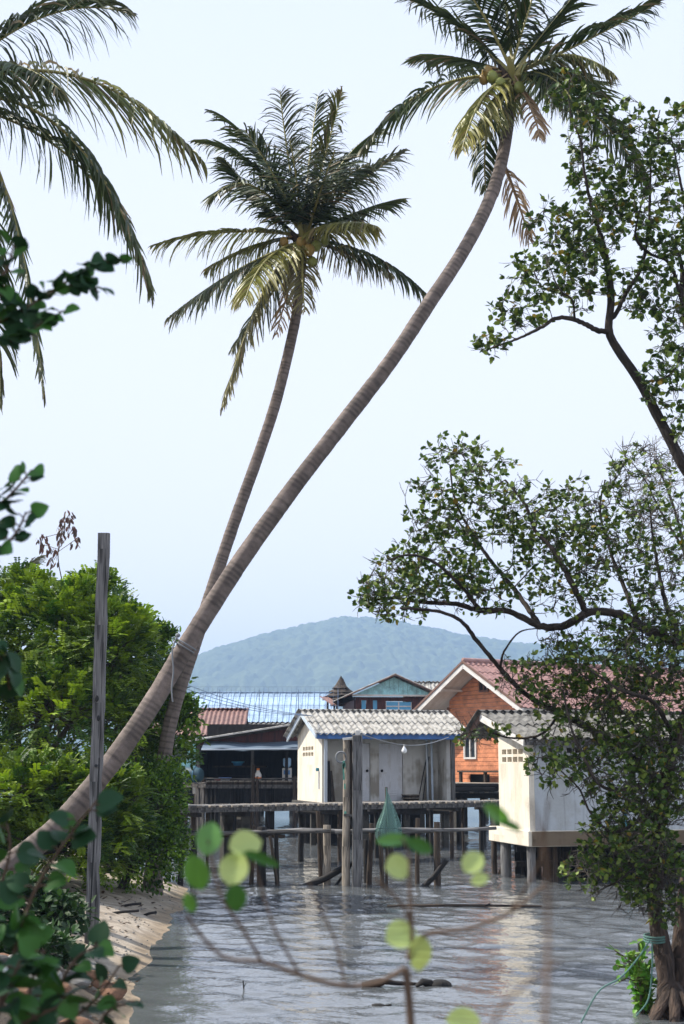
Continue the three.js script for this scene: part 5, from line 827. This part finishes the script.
{
  srand(81); const D = 5.2, b = V(-2.05, groundY(-2.05, D) - .1, -D), root = thing('heart_leaf_tree', 'tree with big dark heart shaped leaves reaching in from the left edge', 'tree', b, 0);
  wpart('trunk', tube(spline([b, V(-2.0, 2, -D), V(-1.85, 3.4, -D - .1), V(-1.75, 4.6, -D)], 14), (t) => .06 * (1 - .6 * t), 8, true, .15), M.bark, root);
  for (const [a, bb] of [[[-1.86, 3.3], [-30, 335]], [[-1.8, 3.9], [-30, 270]], [[-1.95, 2.7], [-25, 520]], [[-2, 2.2], [-25, 640]]]) { const e = at(bb[0], bb[1], D); wpart('bough', tube([V(a[0], a[1], -D - .05), V(a[0], a[1], -D).lerp(e, .5).add(V(0, .05, 0)), e], [.022, .017, .011], 6), M.bark, root); }
  { // the tree's own full crown, outside the frame to the left
    const lv = new Leaves(), tw = []; for (let k = 0; k < 1500; k++) { const d = rdir().multiplyScalar(Math.cbrt(rnd())), p = V(-4.0 + d.x * 1.9, 6.0 + d.y * 2.5, -D - .7 + d.z * 1.9); lv.add(p, rdir(), V(0, 1, 0).add(rdir().multiplyScalar(.6)).normalize(), rr(.13, .2), .17, [.028, .085, .028], .2, .15); if (k % 12 === 0) tw.push(tube([V(-1.9, 3.4, -D).lerp(p, .3), V(-1.9, 3.4, -D).lerp(p, .7).add(V(0, .2, 0)), p], [.02, .012, .004], 4, false)); }
    wpart('twigs', merge(tw), M.bark, root, true); wpart('crown', lv.geo(), M.leafTree, root, true);
  }
  shoot(root, [[-30, 335], [20, 312], [55, 290], [85, 270], [112, 262]], D, .07, 34); shoot(root, [[-30, 300], [5, 272], [14, 245]], D, .078, 12); shoot(root, [[-30, 345], [20, 338], [45, 322], [62, 312]], D, .07, 22); shoot(root, [[55, 290], [75, 285], [100, 292]], D, .07, 9, { r: .005 }); shoot(root, [[-30, 270], [-5, 290], [12, 318]], D, .07, 15);
  shoot(root, [[-25, 520], [5, 500], [22, 482], [30, 472]], D, .075, 15); shoot(root, [[-25, 560], [5, 545], [18, 530], [26, 512]], D, .075, 13); shoot(root, [[-25, 640], [2, 660], [10, 690]], D, .085, 10);
}
{
  srand(82); const D = 4.9, b = V(-1.25, groundY(-1.25, D) - .1, -D), root = thing('heart_leaf_shrub', 'dark heart leaved shrub growing over the rubble at the lower left', 'shrub', b, 0); const S = (l, s, n, dd = 0, o) => shoot(root, l, D + dd, s, n, o);
  for (const [bx, by] of [[-5, 1020], [40, 1040], [-30, 960], [90, 1050]]) { const e = at(bx, by, D); wpart('main_stem', tube([b, b.clone().lerp(e, .5).add(V(.05, 0, 0)), e], [.016, .013, .009], 6), M.twigBrown, root); }
  S([[-5, 1020], [15, 950], [35, 890], [70, 835], [97, 800]], 0.088, 21); S([[-30, 960], [-5, 900], [10, 850], [5, 815]], 0.085, 10, .2); S([[40, 1040], [60, 985], [80, 955], [100, 945]], 0.088, 14); S([[40, 1040], [30, 990], [45, 950]], 0.091, 12, -.2); S([[-5, 1020], [10, 985], [20, 960]], 0.105, 9, -.3); S([[90, 1050], [110, 1010], [140, 1002]], 0.059, 7); S([[40, 1040], [95, 1000], [120, 965]], 0.077, 9, .2); S([[-5, 1040], [40, 1015], [75, 1000]], 0.098, 10, -.3);
  S([[-30, 930], [0, 935], [25, 925]], 0.085, 8);
}
// ------------------------------------------------------------------ blurred branch close to the camera
{
  srand(83); const D = 3.0, b = at(412, 1240, D); b.y = groundY(b.x, D) - .05; const root = thing('round_leaf_sapling', 'close out of focus sapling with round lime leaves in front of the water', 'plant', b, 0);
  const st = (l, r0, r1, name = 'branch') => { const p = spline(l.map(([x, y, dz = 0]) => at(x, y, D + dz)), 18); wpart(name, tube(p, (t) => lerp(r0, r1, t), 7), M.twigBrown, root); return p; };
  wpart('main_stem', tube(spline([b, at(413, 1120, D), at(411, 1024, D), at(406, 968, D)], 18), (t) => lerp(.013, .008, t), 8), M.twigBrown, root);
  st([[406, 968], [380, 982], [345, 986], [300, 975], [262, 962], [225, 958], [203, 938], [186, 915]], .006, .0035); st([[408, 960], [420, 938], [470, 928], [510, 912], [545, 885]], .006, .003); st([[408, 960], [412, 930], [402, 905], [388, 890], [374, 878]], .005, .003); st([[412, 930], [410, 890], [408, 850], [402, 838]], .005, .0025);
  st([[262, 962], [240, 925], [222, 898], [212, 862], [208, 840]], .004, .0025); st([[300, 975], [275, 930], [262, 890], [250, 850]], .0035, .002, 'twig'); st([[345, 986], [335, 940], [318, 905], [308, 880]], .003, .002, 'twig');
  st([[540, 1130, -1.4], [545, 1030, -1.4], [548, 930, -1.3], [545, 850, -1.3], [530, 800, -1.3]], .004, .002, 'twig'); st([[470, 1130, -1.2], [500, 1010, -1.2], [560, 960, -1.2]], .003, .002, 'twig'); st([[412, 1120], [470, 1130, -1.2]], .005, .004, 'twig'); st([[470, 1130, -1.2], [540, 1130, -1.4]], .004, .004, 'twig'); st([[510, 912], [540, 860, -.3], [548, 800, -.5]], .003, .002, 'twig');
  const lf = (px, py, w, h, ang, m, dz = 0, k = 0) => { const c = at(px, py, D + dz), s = (D + dz) / FPX, dir = V(Math.sin(ang), Math.cos(ang), -.25).normalize(), L = h * s * 1.04; const p = c.clone().addScaledVector(dir, -L / 2); setLeaf(root, roundLeaf[k], m, p, dir, V(rr(-.3, .3), .35, 1).normalize(), L, w / h / .78); };
  lf(209, 838, 24, 34, .2, M.leafGreen); lf(197, 873, 24, 38, 2.9, M.leafGreen); lf(246, 843, 26, 34, 1.3, M.leafLime, 0, 1); lf(234, 868, 27, 34, .3, M.leafLime); lf(236, 898, 20, 30, 3.0, M.leafNear2); lf(190, 903, 12, 22, 2.8, M.leafGreen); lf(262, 859, 10, 40, 1.9, M.leafNear2);
  lf(394, 840, 12, 36, 1.5, M.leafGreen); lf(420, 846, 14, 30, 1.9, M.leafNear2); lf(399, 866, 24, 28, 1.4, M.leafLime, 0, 1); lf(401, 934, 27, 32, 1.2, M.leafLime); lf(421, 955, 22, 40, 3.0, M.leafLime, 0, 1); lf(473, 862, 20, 26, .8, M.leafLime, -.1); lf(480, 879, 12, 20, 1.2, M.leafLime, -.1); lf(498, 815, 14, 36, 2.2, M.leafGreen, -.3); lf(464, 1020, 22, 36, 1.6, M.leafLime); lf(512, 826, 8, 24, 1.9, M.leafNear2, -.3);
}
renderer.render(scene, camera);
